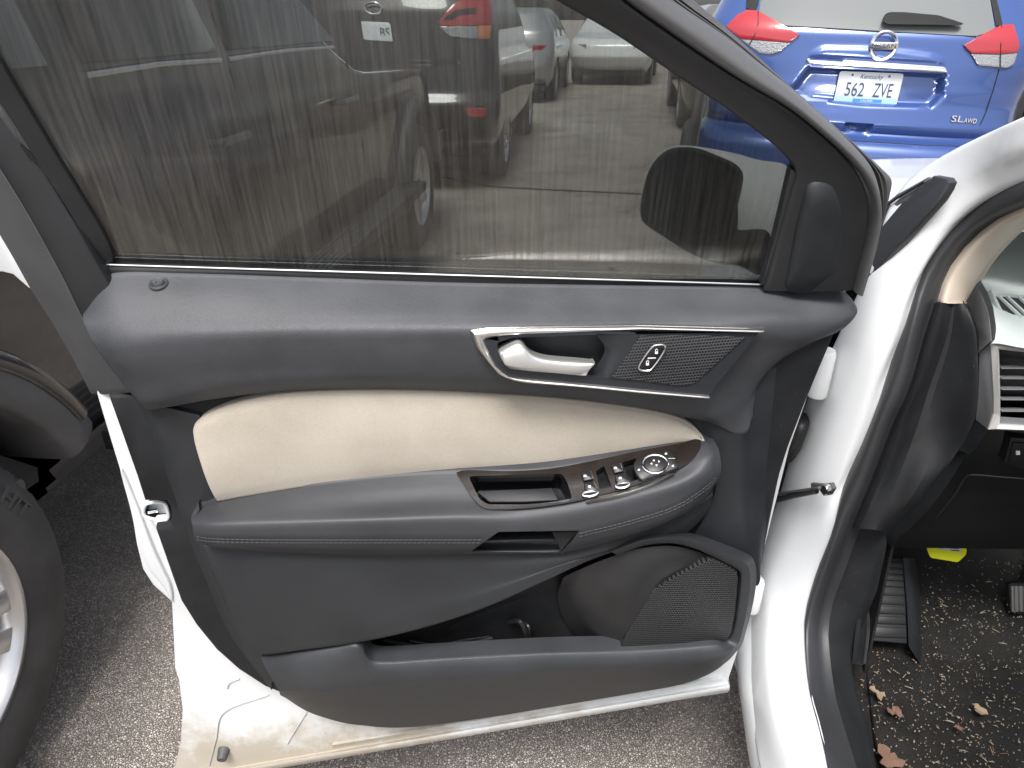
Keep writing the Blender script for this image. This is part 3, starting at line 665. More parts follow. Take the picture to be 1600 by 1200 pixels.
cup = [(774, 536), (800, 528), (930, 523), (1000, 524), (978, 556), (955, 590), (900, 584), (800, 577), (784, 565)]
def bz_holed(poly, hole, c, thick):
    out = [tuple(p) for p in poly]; h = [tuple(p) for p in hole]
    ar = lambda q: sum(q[i-1][0]*q[i][1]-q[i][0]*q[i-1][1] for i in range(len(q)))
    if ar(h)*ar(out) > 0: h = h[::-1]
    i, j = min(((i, j) for i in range(len(out)) for j in range(len(h))), key=lambda t: (out[t[0]][0]-h[t[1]][0])**2+(out[t[0]][1]-h[t[1]][1])**2)
    o2 = out[:i+1]+h[j:]+h[:j+1]+out[i:]; v = list(bzp(o2, c)); f = []
    from mathutils.geometry import tessellate_polygon
    for t in tessellate_polygon([[Vector((a, b, 0)) for a, b in o2]]):
        a, b, d = (v[k] for k in t); f.append(t if np.cross(b-a, d-a)@BZ.C > 0 else t[::-1])
    for lp in (poly, hole):
        Q = bzp(lp, c); n0 = len(v); v += list(Q)+[p-BZ.C*thick for p in Q]; L = len(Q)
        for k in range(L): m_ = (k+1) % L; f.append((n0+k, n0+m_, n0+L+m_, n0+L+k))
    return v, f
cupr = pxround(cup, 8)
D('handle_bezel', bz_holed(bo, cupr, .0012, .012), 'dark_bezel', angle=30)
D('handle_cup', recess(bzp(cupr, .001), -BZ.C*.034, .9), 'hard_plastic', angle=60)
D('cup_fin', patch([bzp([(930, 521, .001), (945, 545, -.006), (925, 583, -.012)], 0), bzp([(965, 522, .001), (958, 555, .000), (945, 590, .001)], 0), bzp([(1001, 523, .0015), (980, 556, .0015), (957, 591, .0015)], 0)], 16, 8), 'hard_plastic')
gr = [(1000, 525), (1085, 524), (1166, 527), (1135, 555), (1098, 588), (1090, 596), (1080, 601), (1061, 603), (1000, 595), (955, 591), (980, 556)]
D('mesh_insert', plate(roundpoly(bzp(gr, .0035), .002, 2), BZ.C, .006, .001), 'diamond_mesh')
# lever: solid, thicker at the pivot, blade reaching to the front
lv0 = [(783, 561), (779, 549), (788, 542), (811, 533), (818, 537), (828, 549), (848, 557), (900, 562), (926, 565)]
lv1 = [(787, 566), (786, 558), (796, 552), (815, 549), (830, 558), (850, 564), (900, 569), (928, 569)]
lv2 = [(793, 572), (800, 573), (815, 575), (840, 577), (870, 579), (900, 582), (920, 578)]
lv3 = [(797, 575), (810, 577), (830, 579), (869, 582), (900, 585), (916, 586)]
lf = lambda l, c: resample(catmull(bzp(l, c)), 40)
D('door_handle', patch([lf(lv0, .000), lf(lv0, .006)*.7+lf(lv1, .010)*.3, lf(lv1, .012), lf(lv2, .011), lf(lv3, .004)], 60, 14, skirt=.010, dn=-BZ.C, rnd=.0015), 'handle_silver', angle=60)
lb = [(1022, 540), (1037, 539), (1040, 543), (1018, 577), (1014, 579), (1000, 578), (998, 574), (1019, 542)]
lbp = resample(catmull(bzp(lb, .0065), 6, True), 40, True)
D('lock_button_frame', tube(lbp, .0011, 6, closed=True), 'satin_chrome')
def padlock(cx, cy, opened):
    g = [setm((bzp([(cx-2.6, cy), (cx+2.2, cy), (cx+2.0, cy+4), (cx-2.8, cy+4)], .0080), [(0, 1, 2, 3)]), 1)]
    a = [(cx-1.8, cy), (cx-1.6, cy-2.5), (cx+.2, cy-3.6), (cx+1.6, cy-2.4), (cx+1.7, cy-(1.2 if opened else 0))]
    g.append(setm(tube(bzp(a, .0080), .00045, 4), 1)); return g
up_ = [(1022, 541), (1037, 540), (1038, 544), (1027, 559), (1010, 559), (1020, 543)]; lo_ = [(1010, 561), (1026, 561), (1016, 576), (1001, 576), (1000, 574)]
for poly, ic in ((up_, padlock(1026, 549, True)), (lo_, padlock(1012, 567, False))):
    D('lock_button', join(setm(plate(bzp(poly, .0072), BZ.C, .004, .0008), 0), *ic), ['button', 'icon_white'])
D('lock_indicator', plate(bzp([(1013, 559.3), (1025, 559.0), (1025, 560.3), (1012, 560.6)], .0078), BZ.C, .002, .0002), 'icon_white')

# lower card
L0 = DOOR.pts([(318, 852, .060), (400, 858, .066), (500, 862, .068), (600, 864, .070), (722, 863, .070), (876, 861, .070), (960, 842, .068), (1040, 814, .062), (1098, 785, .056), (1112, 775, .05)])
L1 = DOOR.pts([(330, 885, .068), (400, 885, .076), (500, 888, .078), (600, 890, .079), (722, 888, .079), (860, 876, .077), (950, 858, .074), (1030, 834, .066), (1085, 812, .058), (1105, 800, .05)])
L2 = DOOR.pts([(350, 935, .074), (400, 935, .083), (480, 935, .086), (560, 936, .087), (650, 932, .087), (740, 920, .085), (830, 897, .081), (920, 868, .076), (1010, 848, .070), (1050, 846, .06)])
L3 = DOOR.pts([(372, 988, .078), (400, 990, .087), (470, 985, .091), (540, 978, .092), (620, 965, .092), (700, 948, .090), (780, 922, .086), (860, 892, .081), (940, 864, .076), (990, 854, .068)])
L4 = DOOR.pts([(392, 1017, .080), (408, 1022, .086), (470, 1015, .092), (540, 1006, .093), (610, 993, .093), (690, 972, .092), (770, 944, .088), (850, 908, .083), (920, 876, .078), (965, 860, .071)])
D('lower_card', patch([L0, L1, L2, L3, L4], 90, 30, skirt=.035, dn=UP, rnd=.003), 'panel_plastic', angle=60)

# map pocket and speaker surround
mat('pocket_vinyl', (.034, .037, .0415), .5, bump=GRAIN, vary=(12, .85, 1.2))
D('pocket_back', patch([DOOR.pts([(540, 985, .040), (700, 940, .038), (850, 885, .036), (960, 850, .034), (1080, 850, .034)]), DOOR.pts([(550, 1015, .036), (700, 985, .030), (850, 950, .028), (960, 920, .030), (1080, 900, .034)]), DOOR.pts([(560, 1045, .042), (700, 1040, .040), (850, 1035, .040), (980, 1030, .044), (1080, 1000, .05)])], 40, 14), 'pocket_plastic')
D('pocket_rib', tube(catmull(DOOR.pts([(795, 972, .040), (812, 971, .052), (820, 985, .056), (824, 1010, .052)]), 6), .0035, 8), 'pocket_plastic')
D('pocket_rib', tube(catmull(DOOR.pts([(818, 972, .042), (826, 980, .05), (824, 1010, .052)]), 6), .003, 8), 'pocket_plastic')
D('pocket_rib', tube(catmull(DOOR.pts([(600, 1000, .042), (645, 1010, .046), (680, 1021, .048), (720, 1010, .046), (770, 997, .042)]), 8), .0028, 8), 'pocket_plastic')
D('pocket_rib', tube(catmull(DOOR.pts([(640, 1001, .042), (680, 1008, .045), (730, 1000, .043), (765, 995, .040)]), 8), .0022, 8), 'pocket_plastic')
D('pocket_floor', patch([DOOR.pts([(560, 1022, .045), (700, 1022, .045), (850, 1016, .045), (990, 1010, .05)]), DOOR.pts([(575, 1036, .090), (700, 1034, .090), (850, 1028, .090), (1000, 1022, .090)])], 20, 4), 'pocket_plastic')
for x in (778, 855): D('floor_boss', lathe([(.0001, .006), (.010, .005), (.014, 0)], DOOR.at(x, 1021, .066), Z+dC*.2, dA, 16), 'pocket_plastic')
# speaker pod
mat('pod_plastic', (.017, .017, .018), .42, bump=[('edge', 700, .25, .0008)], vary=(20, .8, 1.3))
PO = [(880, 902, .055), (910, 888, .066), (950, 872, .072), (1000, 857, .074), (1050, 853, .074), (1090, 862, .074), (1113, 872, .072)]
P1_ = [(872, 930, 0.044), (905, 915, 0.068), (945, 898, 0.075), (990, 884, 0.081), (1040, 876, 0.081), (1085, 876, 0.076), (1108, 877, 0.069)]
P2_ = [(880, 965, 0.038), (915, 950, 0.066), (955, 928, 0.081), (990, 913, 0.087), (1025, 900, 0.085), (1065, 890, 0.079), (1098, 883, 0.071)]
P3_ = [(905, 1000, 0.04), (932, 990, 0.062), (962, 968, 0.078), (988, 945, 0.086), (1012, 925, 0.084), (1045, 906, 0.078), (1092, 886, 0.069)]
P4_ = [(945, 1022, .046), (957, 1016, .060), (972, 1000, .076), (988, 975, .083), (1012, 938, .084), (1045, 909, .081), (1093, 888, .074)]
D('speaker_pod', keepgrid([catmull(DOOR.pts(q), 6) for q in (PO, P1_, P2_, P3_, P4_)], 30), 'pod_plastic', angle=70)
gril = [(1113, 874), (1140, 887), (1152, 894), (1154, 906), (1149, 960), (1143, 990), (1134, 1002), (1118, 1006), (1050, 1011), (968, 1016), (985, 980), (1008, 943), (1024, 921), (1052, 904), (1090, 885)]
D('speaker_grille', plate(DOOR.pts(gril, .0845), dC, .02, .002), 'speaker_mesh')
# surround rim: lower lip of the pocket, then round the speaker up to the card
rim_in = [(556, 1009), (564, 1012), (570, 1022), (580, 1033), (594, 1036), (700, 1030), (850, 1022), (985, 1018), (1070, 1013), (1120, 1008), (1138, 1003), (1146, 990), (1152, 960), (1158, 908), (1156, 895), (1142, 885), (1112, 870), (1085, 858), (1050, 850), (1010, 853), (965, 868)]
rim_mid = [(480, 1026), (530, 1040), (560, 1050), (590, 1052), (640, 1050), (720, 1044), (860, 1036), (990, 1030), (1080, 1024), (1128, 1018), (1152, 1008), (1160, 985), (1166, 958), (1172, 905), (1168, 884), (1150, 873), (1116, 858), (1088, 847), (1050, 840), (1005, 844), (955, 862)]
rim_cr = [(442, 1083), (500, 1079), (560, 1074), (610, 1070), (660, 1066), (740, 1060), (860, 1050), (990, 1042), (1085, 1036), (1136, 1026), (1158, 1010), (1166, 985), (1172, 955), (1178, 905), (1172, 878), (1154, 866), (1119, 852), (1090, 841), (1050, 834), (1000, 839), (948, 860)]
rim_out = [(441, 1087), (479, 1111), (519, 1125), (572, 1134), (666, 1134), (757, 1122), (866, 1104), (985, 1084), (1080, 1065), (1126, 1042), (1152, 1005), (1164, 980), (1174, 950), (1182, 905), (1176, 872), (1157, 860), (1121, 846), (1092, 836), (1050, 829), (998, 835), (944, 859)]
rim_in = [(408, 1028, .074), (470, 1020, .085), (530, 1012, .091), (556, 1009, .094), (566, 1014), (574, 1027), (582, 1034), (596, 1036)]+rim_in[5:]
rim_mid = [(416, 1046, .080), (476, 1040, .093), (534, 1032, .098), (556, 1034, .0985), (568, 1042), (580, 1050), (600, 1052), (640, 1050)]+rim_mid[5:]
rim_cr = [(436, 1080, .074), (480, 1079, .094), (520, 1077, .098), (548, 1075, .098), (575, 1073), (590, 1072), (620, 1069), (660, 1066)]+rim_cr[5:]
rim_out = [(441, 1087), (479, 1111), (519, 1125), (545, 1131), (572, 1134), (590, 1136), (625, 1137), (666, 1134)]+rim_out[5:]
rim = lambda l, c0, c1: [DOOR.at(q[0], q[1], q[2] if len(q) > 2 else (c0 if i < 13 else c1)) for i, q in enumerate(l)]
Rc = rim(rim_cr, .098, .070); Ro = rim(rim_out, .036, .052)
Rm = rim(rim_mid, .0985, .086); R0 = rim(rim_in, .094, .082)
RB = [p-dC*.03 for p in R0]
sm = lambda P: catmull(P, 6)
def rowpatch(rows, nv):
    n = len(rows[0]); return patch([np.asarray(r) for r in rows], n-1, nv, su=False, sv=True)
def knots(P): return catmull(P, 6)
rows = [knots(q) for q in (RB, [a-dC*.004 for a in R0], [a*.97+b*.03-dC*.001 for a, b in zip(R0, Rm)], [a*.88+b*.12 for a, b in zip(R0, Rm)], Rm, [a*.05+b*.95 for a, b in zip(Rm, Rc)], [a*.95+b*.05 for a, b in zip(Rc, Ro)], [a*.5+b*.5+dC*.003 for a, b in zip(Rc, Ro)], Ro)]
def keeplin(rows):
    W = len(rows[0]); return [p for r in rows for p in r], [(i*W+j, i*W+j+1, (i+1)*W+j+1, (i+1)*W+j) for i in range(len(rows)-1) for j in range(W-1)]
D('pocket_surround', keeplin(rows), 'pocket_vinyl', angle=60)

# latch opening in the shut face
lt = [(228, 788), (256, 787), (262, 800), (262, 810), (246, 812), (226, 806)]
D('latch', join(setm(recess(DOOR.pts(lt, .0125), -dC*.03, .9), 1), setm(tube(resample(catmull(DOOR.pts(lt, .013), 5, True), 40, True), .0024, 8, closed=True), 0), setm(tube(DOOR.pts([(231, 800, .010), (246, 797, .006)]), .003, 8), 2)), ['white_paint', 'gloss_well', 'chrome'])
D('latch_pad', plate(DOOR.pts([(240, 813), (262, 811), (262, 820), (241, 824)], .016), dC, .012, .003), 'white_paint')

# window frame
mat('frame_satin', (.105, .106, .108), .38, bump=[('noise', 500, .1, .0006)], vary=(8, .9, 1.12), spec=.6)
FI = [(800, -45), (870, -2), (960, 50), (1050, 111), (1150, 178), (1225, 240), (1239, 262), (1232, 292), (1212, 366), (1190, 447)]
FM = [(905, -60), (960, -10), (1050, 56), (1150, 122), (1232, 170), (1316, 242), (1345, 280), (1357, 318), (1352, 370), (1332, 452)]
FS = [(975, -60), (1050, 0), (1137, 60), (1192, 104), (1246, 147), (1358, 256), (1369, 286), (1373, 330), (1366, 370), (1344, 446)]
FO = [(1020, -55), (1082, 0), (1136, 46), (1190, 94), (1240, 140), (1382, 268), (1392, 280), (1389, 298), (1374, 344), (1347, 440)]
def gl(l, c): return catmull(GL.pts(l, c), 8)
def gmix(a, b, t, c0): return [p*(1-t)+q*t+GL.C*c0 for p, q in zip(a, b)]
a, b = gl(FI, .004), gl(FM, .024)
D('window_frame', keepgrid([a-GL.C*.012, a, a+GL.C*.009, gmix(a, b, .12, .010), gmix(a, b, .9, .004), b, b-GL.C*.012], 18), 'frame_black', angle=50)
a, b = gl(FM, .014), gl(FS, .010)
D('door_seal', keepgrid([a, gmix(a, b, .15, .013), gmix(a, b, .45, .019), gmix(a, b, .8, .014), b, b-GL.C*.012], 16), 'frame_satin', angle=70)
a, b = gl(FS, .002), gl(FO, -.010)
D('outer_seal', keepgrid([a-GL.C*.006, gmix(a, b, .2, .006), gmix(a, b, .35, .003), gmix(a, b, .5, .007), gmix(a, b, .9, .005), b, b-GL.C*.02], 18), 'seal_dusty', angle=50)
D('frame_outer_skin', plate(GL.pts([(1352, 240), (1384, 275), (1390, 296), (1374, 346), (1346, 446), (1320, 446)], -.012), GL.C, .03, .003), 'white_paint')
# rear leg of the frame
LI = [(-60, 60), (0, 157), (60, 252), (110, 335), (161, 425), (168, 436)]
LM = [(-60, 165), (0, 264), (36, 322), (70, 382), (101, 440), (130, 499), (165, 552), (206, 612)]
LO = [(-60, 258), (0, 366), (20, 400), (48, 450), (80, 500), (113, 557), (143, 615)]
a = resample(catmull(DOOR.pts(LI+[(215, 560), (222, 612)], .030)), 40); b = resample(catmull(DOOR.pts(LM, .034)), 40); c_ = resample(catmull(DOOR.pts(LO, -.012)), 40)
D('latch_pillar', keepgrid([a-dC*.03, a, a*.75+b*.25+dC*.003, a*.1+b*.9+dC*.002, b, b-dC*.006], 18), 'frame_black', angle=30)
D('pillar_cover', patch([b+dC*.0012, b*.7+c_*.3+dC*.002, b*.35+c_*.65+dC*.002, c_], 40, 6, skirt=.012, dn=UP), 'jamb_grey')
D('frame_outer_skin', plate(DOOR.pts([(-60, 250), (20, 395), (50, 452), (44, 450), (20, 429), (4, 425), (-60, 425)], -.03), dC, .02, .002), 'white_paint')
# glass run channel along the rear
D('glass_channel', patch([GL.pts([(-80, -40), (0, 100), (80, 235), (172, 392), (175, 415)], .004), GL.pts([(-100, 20), (0, 160), (70, 270), (130, 365), (160, 420)], .009)], 20, 3, skirt=.006, dn=-GL.C), 'rubber')
# mirror sail trim
sail = [(1256, 285), (1262, 279), (1272, 274), (1288, 273), (1302, 278), (1314, 288), (1324, 306), (1331, 330), (1331, 352), (1322, 405), (1312, 452), (1276, 456), (1241, 459), (1221, 448), (1230, 400), (1241, 345)]
sl0 = resample(np.array(roundpoly(GL.pts(sail, .012), .006, 3)), 64, True); sc_ = sl0.mean(0)
cen = GL.at(1280, 372, .026)
rings = [sl0-GL.C*.01, sl0, sl0+(cen-sl0)*.03+GL.C*.005, sl0+(cen-sl0)*.09+GL.C*.009, sl0+(cen-sl0)*.4+GL.C*.0075, sl0+(cen-sl0)*.7+GL.C*.004]
v = [p for r_ in rings for p in r_]+[cen]; L = 64
f = [(k*L+i, k*L+(i+1) % L, (k+1)*L+(i+1) % L, (k+1)*L+i) for k in range(5) for i in range(L)]+[(5*L+i, 5*L+(i+1) % L, 6*L) for i in range(L)]
D('mirror_sail', (v, f), 'hard_plastic', angle=60)
D('quarter_strip', plate(GL.pts([(1236, 264), (1252, 272), (1246, 315), (1232, 396), (1222, 449), (1190, 446), (1212, 366)], .012), GL.C, .012, .002), 'frame_black')

# glass
gp = [(-80, -120), (680, -120), (800, -60), (960, 50), (1050, 111), (1150, 178), (1238, 250), (1239, 262), (1190, 455), (165, 430), (-80, 60)]
gg = plate(GL.pts(gp, 0), GL.C, .004, .0003)
D('window_glass', gg, 'window_tint', smooth=False)

# side mirror, outside the glass
MO = Frame(GL.at(1110, 320, -.10), nrm(dA), nrm(Z), nrm(dC))
mo = [(1000, 325), (1003, 345), (1030, 366), (1085, 400), (1115, 411), (1155, 416), (1190, 432), (1204, 380), (1212, 340), (1232, 262), (1185, 250), (1150, 240), (1090, 229), (1055, 228), (1032, 238), (1014, 262), (1004, 295)]
mp_ = resample(catmull(MO.pts(mo, 0), 6, True), 60, True); mc_ = mp_.mean(0)
rg = [mp_, mc_+(mp_-mc_)*.97-dC*.008, mc_+(mp_-mc_)*.88-dC*.04, mc_+(mp_-mc_)*.70-dC*.08, mc_+(mp_-mc_)*.3-dC*.105]
v = [p for r_ in rg for p in r_]+[mc_-dC*.11]; L = 60
f = [tuple(range(L))]+[(k*L+i, k*L+(i+1) % L, (k+1)*L+(i+1) % L, (k+1)*L+i) for k in range(4) for i in range(L)]+[(4*L+i, 4*L+(i+1) % L, 5*L) for i in range(L)]
D('side_mirror', (v, f), 'white_paint', angle=40)
D('mirror_bezel', plate(resample(catmull(MO.pts([(1001, 325), (1004, 345), (1030, 365), (1085, 399), (1115, 410), (1155, 414), (1188, 430), (1202, 362), (1149, 357), (1158, 300), (1162, 272), (1152, 258), (1130, 247), (1090, 232), (1055, 231), (1034, 241), (1016, 264), (1006, 295)], .003), 5, True), 70, True), dC, .006, .001), 'frame_black')
mat('mirror_glass', (.10, .11, .11), .03, metal=1.)
D('mirror_glass', plate(resample(catmull(MO.pts([(1006, 322), (1010, 338), (1034, 356), (1090, 380), (1148, 368), (1152, 300), (1156, 274), (1146, 262), (1090, 238), (1056, 237), (1038, 247), (1020, 268), (1010, 296)], .0055), 5, True), 60, True), nrm(dC+Z*.02), .002, .0005), 'mirror_glass')
D('mirror_arm', plate(MO.pts([(1120, 400), (1165, 360), (1212, 362), (1235, 380), (1225, 440), (1188, 432)], -.01), dC, .05, .008), 'frame_black')

# ---- body of the white car: door aperture, sill, A-pillar
W_ = lambda name, geo, mats, **k: mk(name, geo, mats, k.pop('parent', suv), **k)
K0 = [(1640, 165, .445), (1600, 183, .43), (1540, 210, .42), (1480, 240, .405), (1430, 272, .39), (1395, 310, .375), (1365, 400, .355), (1335, 470, .345), (1300, 545, .335), (1255, 640, .33), (1222, 760, .325), (1190, 860, .315), (1174, 930, .305), (1164, 1000, .295), (1163, 1030, .29), (1174, 1110, .28), (1191, 1200, .272), (1205, 1280, .27)]
K1 = [(1640, 205, .452), (1600, 226, .437), (1540, 257, .425), (1490, 287, .410), (1455, 325, .395), (1420, 385, .378), (1390, 440, .364), (1360, 510, .352), (1325, 590, .343), (1288, 690, .336), (1256, 780, .330), (1226, 836, .321), (1205, 883, .312), (1195, 978, .300), (1196, 1040, .292), (1199, 1090, .286), (1213, 1200, .280), (1222, 1280, .275)]
K2 = [(1640, 240, .462), (1600, 258, .450), (1550, 283, .438), (1510, 318, .423), (1470, 360, .408), (1440, 410, .393), (1412, 470, .380), (1385, 545, .370), (1352, 630, .362), (1318, 720, .355), (1285, 800, .347), (1255, 860, .337), (1235, 920, .327), (1222, 990, .317), (1222, 1050, .310), (1230, 1110, .305), (1250, 1200, .300), (1262, 1280, .295)]
K3 = [(1640, 268, .468), (1600, 284, .46), (1556, 305, .45), (1507, 340, .435), (1475, 376, .42), (1449, 412, .41), (1433, 451, .40), (1420, 496, .393), (1394, 565, .386), (1377, 620, .38), (1350, 690, .374), (1320, 758, .366), (1303, 826, .358), (1275, 900, .35), (1259, 962, .343), (1259, 1000, .34), (1266, 1073, .336), (1283, 1137, .334), (1296, 1200, .332), (1310, 1280, .33)]
K4 = [(1640, 308, .478), (1600, 323, .47), (1553, 344, .46), (1507, 383, .445), (1475, 428, .43), (1460, 470, .42), (1442, 530, .41), (1420, 607, .402), (1397, 656, .396), (1365, 740, .388), (1331, 823, .38), (1303, 900, .372), (1287, 945, .366), (1281, 985, .362), (1283, 1023, .36), (1292, 1089, .357), (1305, 1137, .355), (1318, 1180, .354), (1327, 1210, .352), (1345, 1280, .35)]
def ext(lst, n=90):
    """traced run of the aperture, carried on to the roof above and the sill behind"""
    P = list(spts(lst)); s0, s1 = lst[0][2], lst[-1][2]
    return resample(catmull([P[0]+(P[0]-P[1])*6+Z*.05]+[P[0]+(P[0]-P[1])*2.5]+P+[car(s1, -.25, P[-1][2]-.015), car(s1, -.9, P[-1][2]-.02)]), n)
k0, k1, k2, k3, k4 = [ext(k, 110) for k in (K0, K1, K2, K3, K4)]
ki = k0+rt*.10+fwd*.04
W_('aperture_frame', keepgrid([k0-Z*.0+rt*.06+fwd*.05, k0+rt*.012+fwd*.006, k0, k1, k2, k3], 36), 'white_paint', angle=70)
out_ = -rt*.6-fwd*.8
W_('weatherstrip', keepgrid([k3*1.03-k4*.03+out_*.002, k3*.97+k4*.03+out_*.005, k3*.85+k4*.15+out_*.010, k3*.55+k4*.45+out_*.015, k3*.2+k4*.8+out_*.010, k4, k4+rt*.012], 20), 'seal_rubber', angle=70)
# sill outer flange down to the rocker
W_('rocker_panel', patch([[p+rt*.02 for p in (car(.27, -.9, .47), car(.27, -.2, .47), car(.272, .3, .47), car(.29, .8, .47), car(.30, .95, .50))], [car(.262, -.9, .40), car(.262, -.2, .40), car(.262, .3, .40), car(.27, .8, .40), car(.28, .95, .42)], [car(.29, -.9, .27), car(.29, -.2, .27), car(.29, .3, .27), car(.30, .8, .27), car(.30, .95, .28)]], 20, 8), 'white_paint')
# black seal shoe at the foot of the pillar
W_('pillar_seal_shoe', plate(spts([(1456, 275, .386), (1478, 279, .392), (1483, 286, .394), (1478, 298, .392), (1468, 314, .388), (1440, 345, .378), (1397, 393, .363), (1348, 446, .347), (1338, 446, .345), (1365, 368, .355), (1410, 314, .372), (1418, 312, .374), (1436, 292, .380), (1452, 283, .385)]), nrm(-rt-fwd*.5), .012, .003), 'seal_rubber')
W_('cowl_trim', plate(spts([(1362, 372, .362), (1372, 326, .366), (1400, 304, .375), (1448, 277, .390), (1456, 279, .392), (1436, 294, .386), (1418, 314, .379), (1408, 318, .376)]), nrm(-rt-fwd*.5), .006, .002), 'frame_satin')
W_('cowl_groove', tube(spts([(1372, 331, .3635), (1402, 309, .373), (1444, 284, .386)]), .0016, 6), 'rubber')
# hinges, check strap, grommet
def hinge(px, py, s, k=1.):
    c_ = sp(px, py, s); pr = [(.0001, .034), (.012, .034), (.014, .030), (.014, -.030), (.012, -.034), (.0001, -.034)]
    W_('door_hinge', join(lathe([(r*k, h*k) for r, h in pr], c_, Z, fwd, 20), box(Frame(c_, fwd, Z, -rt), -.002, .05*k, -.022*k, .022*k, -.012, .006, .003), box(Frame(c_, -dA, Z, dC), -.002, .05*k, -.022*k, .022*k, -.016, .000, .003)), 'white_paint')
hinge(1283, 583, .318); hinge(1178, 930, .282, .9)
W_('cable_grommet', tube(catmull(spts([(1228, 716, .318), (1243, 690, .312), (1251, 668, .314), (1253, 652, .322)]), 8), [.008]+[.0105]*22+[.009]*3, 12), 'rubber')
W_('check_strap', join(setm(tube(spts([(1200, 775, .312), (1225, 770, .315), (1262, 765, .320), (1282, 762, .328)]), .0045, 8, flat=.5), 0), setm(tube(spts([(1205, 783, .314), (1240, 774, .318), (1275, 767, .326)]), .0045, 8), 1), setm(plate(spts([(1266, 755, .325), (1284, 757, .330), (1298, 755, .334), (1302, 764, .335), (1296, 774, .334), (1286, 775, .331), (1280, 766, .329), (1267, 765, .325)]), nrm(-rt-fwd*.6), .006, .0015), 0), setm(lathe([(.0001, .006), (.0058, .006), (.0068, .004), (.0068, -.002)], sp(1293, 764, .331), -rt-fwd*.6, Z, 10), 2)), ['seal_dusty', 'rubber', 'chrome'])

# hood, fender, windscreen, roof and the rest of the shell
st_ = []
for f_, dz, ds, zb in ((.97, .0, .0, .28), (1.15, 0, -.006, .28), (1.35, -.012, -.012, .30), (1.6, -.035, -.012, .32), (1.8, -.06, 0, .34), (1.93, -.09, .03, .36), (2.0, -.15, .08, .38), (2.03, -.26, .14, .40)):
    st_.append([car(.305+ds, f_, zb), car(.285+ds, f_, .52), car(.275+ds, f_, .72+dz*.3), car(.290+ds, f_, .88+dz*.6), car(.33+ds, f_, 1.02+dz), car(.42+ds, f_, 1.085+dz), car(.55+ds*.6, f_-.0, 1.105+dz), car(.85, f_, 1.115+dz*.95), car(1.25, f_, 1.12+dz*.9), car(1.9, f_, 1.09+dz), car(2.1, f_, 1.0+dz)])
W_('hood_and_fender', patch(st_, 40, 30), 'white_paint', angle=60)
W_('front_bumper', patch([[car(.305+.14, 2.03, .40), car(.6, 2.10, .40), car(1.2, 2.13, .40), car(1.9, 2.05, .40)], [car(.46, 2.03, .8), car(.6, 2.10, .8), car(1.2, 2.13, .8), car(1.9, 2.05, .8)]], 16, 4), 'white_paint')
W_('windscreen', patch([[car(.47, 1.12, 1.10), car(.8, 1.2, 1.12), car(1.25, 1.22, 1.12), car(1.95, 1.10, 1.10)], [car(.62, .30, 1.60), car(.9, .32, 1.64), car(1.25, .33, 1.65), car(1.8, .30, 1.60)]], 16, 12), 'clear_glass')
W_('roof', patch([[car(.56, .35, 1.56), car(.9, .36, 1.62), car(1.25, .37, 1.63), car(1.9, .35, 1.56)], [car(.52, -.4, 1.64), car(.8, -.4, 1.70), car(1.25, -.4, 1.71), car(1.95, -.4, 1.64)], [car(.52, -2.0, 1.60), car(.8, -2.0, 1.66), car(1.25, -2.0, 1.67), car(1.95, -2.0, 1.60)]], 20, 16, skirt=.05, dn=-Z), 'white_paint')
W_('rear_door', patch([[car(.33, -.30, .30), car(.33, -1.3, .30), car(.34, -2.5, .32)], [car(.275, -.30, .55), car(.275, -1.3, .55), car(.30, -2.5, .55)], [car(.27, -.30, .8), car(.27, -1.3, .8), car(.30, -2.5, .8)], [car(.32, -.30, 1.02), car(.32, -1.3, 1.03), car(.36, -2.5, 1.05)]], 30, 16), 'white_paint')
W_('rear_side_window', plate([car(.335, -.42, 1.03), car(.335, -1.9, 1.06), car(.50, -1.7, 1.52), car(.485, -.52, 1.54)], nrm(-rt*.93+Z*.3), .005, .001), 'gloss_well')
W_('centre_pillar', patch([[car(.36, -.21, .42), car(.335, -.215, .8), car(.345, -.22, 1.05), car(.50, -.30, 1.60)], [car(.30, -.29, .42), car(.28, -.295, .8), car(.32, -.30, 1.05), car(.49, -.40, 1.60)], [car(.36, -.36, .42), car(.33, -.37, .8), car(.335, -.42, 1.05), car(.49, -.52, 1.60)]], 20, 8), 'white_paint')
W_('far_side_panel', plate([car(2.1, 1.0, .3), car(2.1, -2.4, .3), car(2.1, -2.4, 1.05), car(2.1, 1.0, 1.0)], -rt, .06, .01), 'white_paint')
# seat
mat('seat_fabric', (.42, .37, .29), .85, bump=[('noise', 300, .3, .002)], vary=(8, .9, 1.08))
def seat_part(name, rows): W_(name, patch(rows, 20, 20, skirt=.05, dn=-Z), 'seat_fabric', parent=seat_)
sc0 = [[car(s, f_, z+dz) for s, dz in ((.60, -.06), (.64, .02), (.72, .0), (.9, -.015), (1.06, .0), (1.14, .02), (1.18, -.06))] for f_, z in ((.30, .52), (.26, .60), (.0, .59), (-.25, .56), (-.32, .54))]
seat_ = W_('driver_seat', patch(sc0, 24, 20, skirt=.12, dn=-Z), 'seat_fabric')
bk = [[car(s, f_+df, z) for s, df in ((.61, -.06), (.65, .03), (.74, .0), (.9, -.012), (1.04, .0), (1.13, .03), (1.17, -.06))] for f_, z in ((-.24, .55), (-.27, .75), (-.33, 1.0), (-.40, 1.16), (-.44, 1.20))]
W_('seat_back', patch(bk, 24, 20, skirt=.12, dn=-fwd), 'seat_fabric', parent=seat_)
W_('headrest', patch([[car(s, f_, z) for s, f_ in ((.77, -.48), (.80, -.42), (.9, -.40), (1.0, -.42), (1.03, -.48))] for z in (1.22, 1.25, 1.36, 1.40)], 12, 10, skirt=.08, dn=-fwd), 'seat_fabric', parent=seat_)
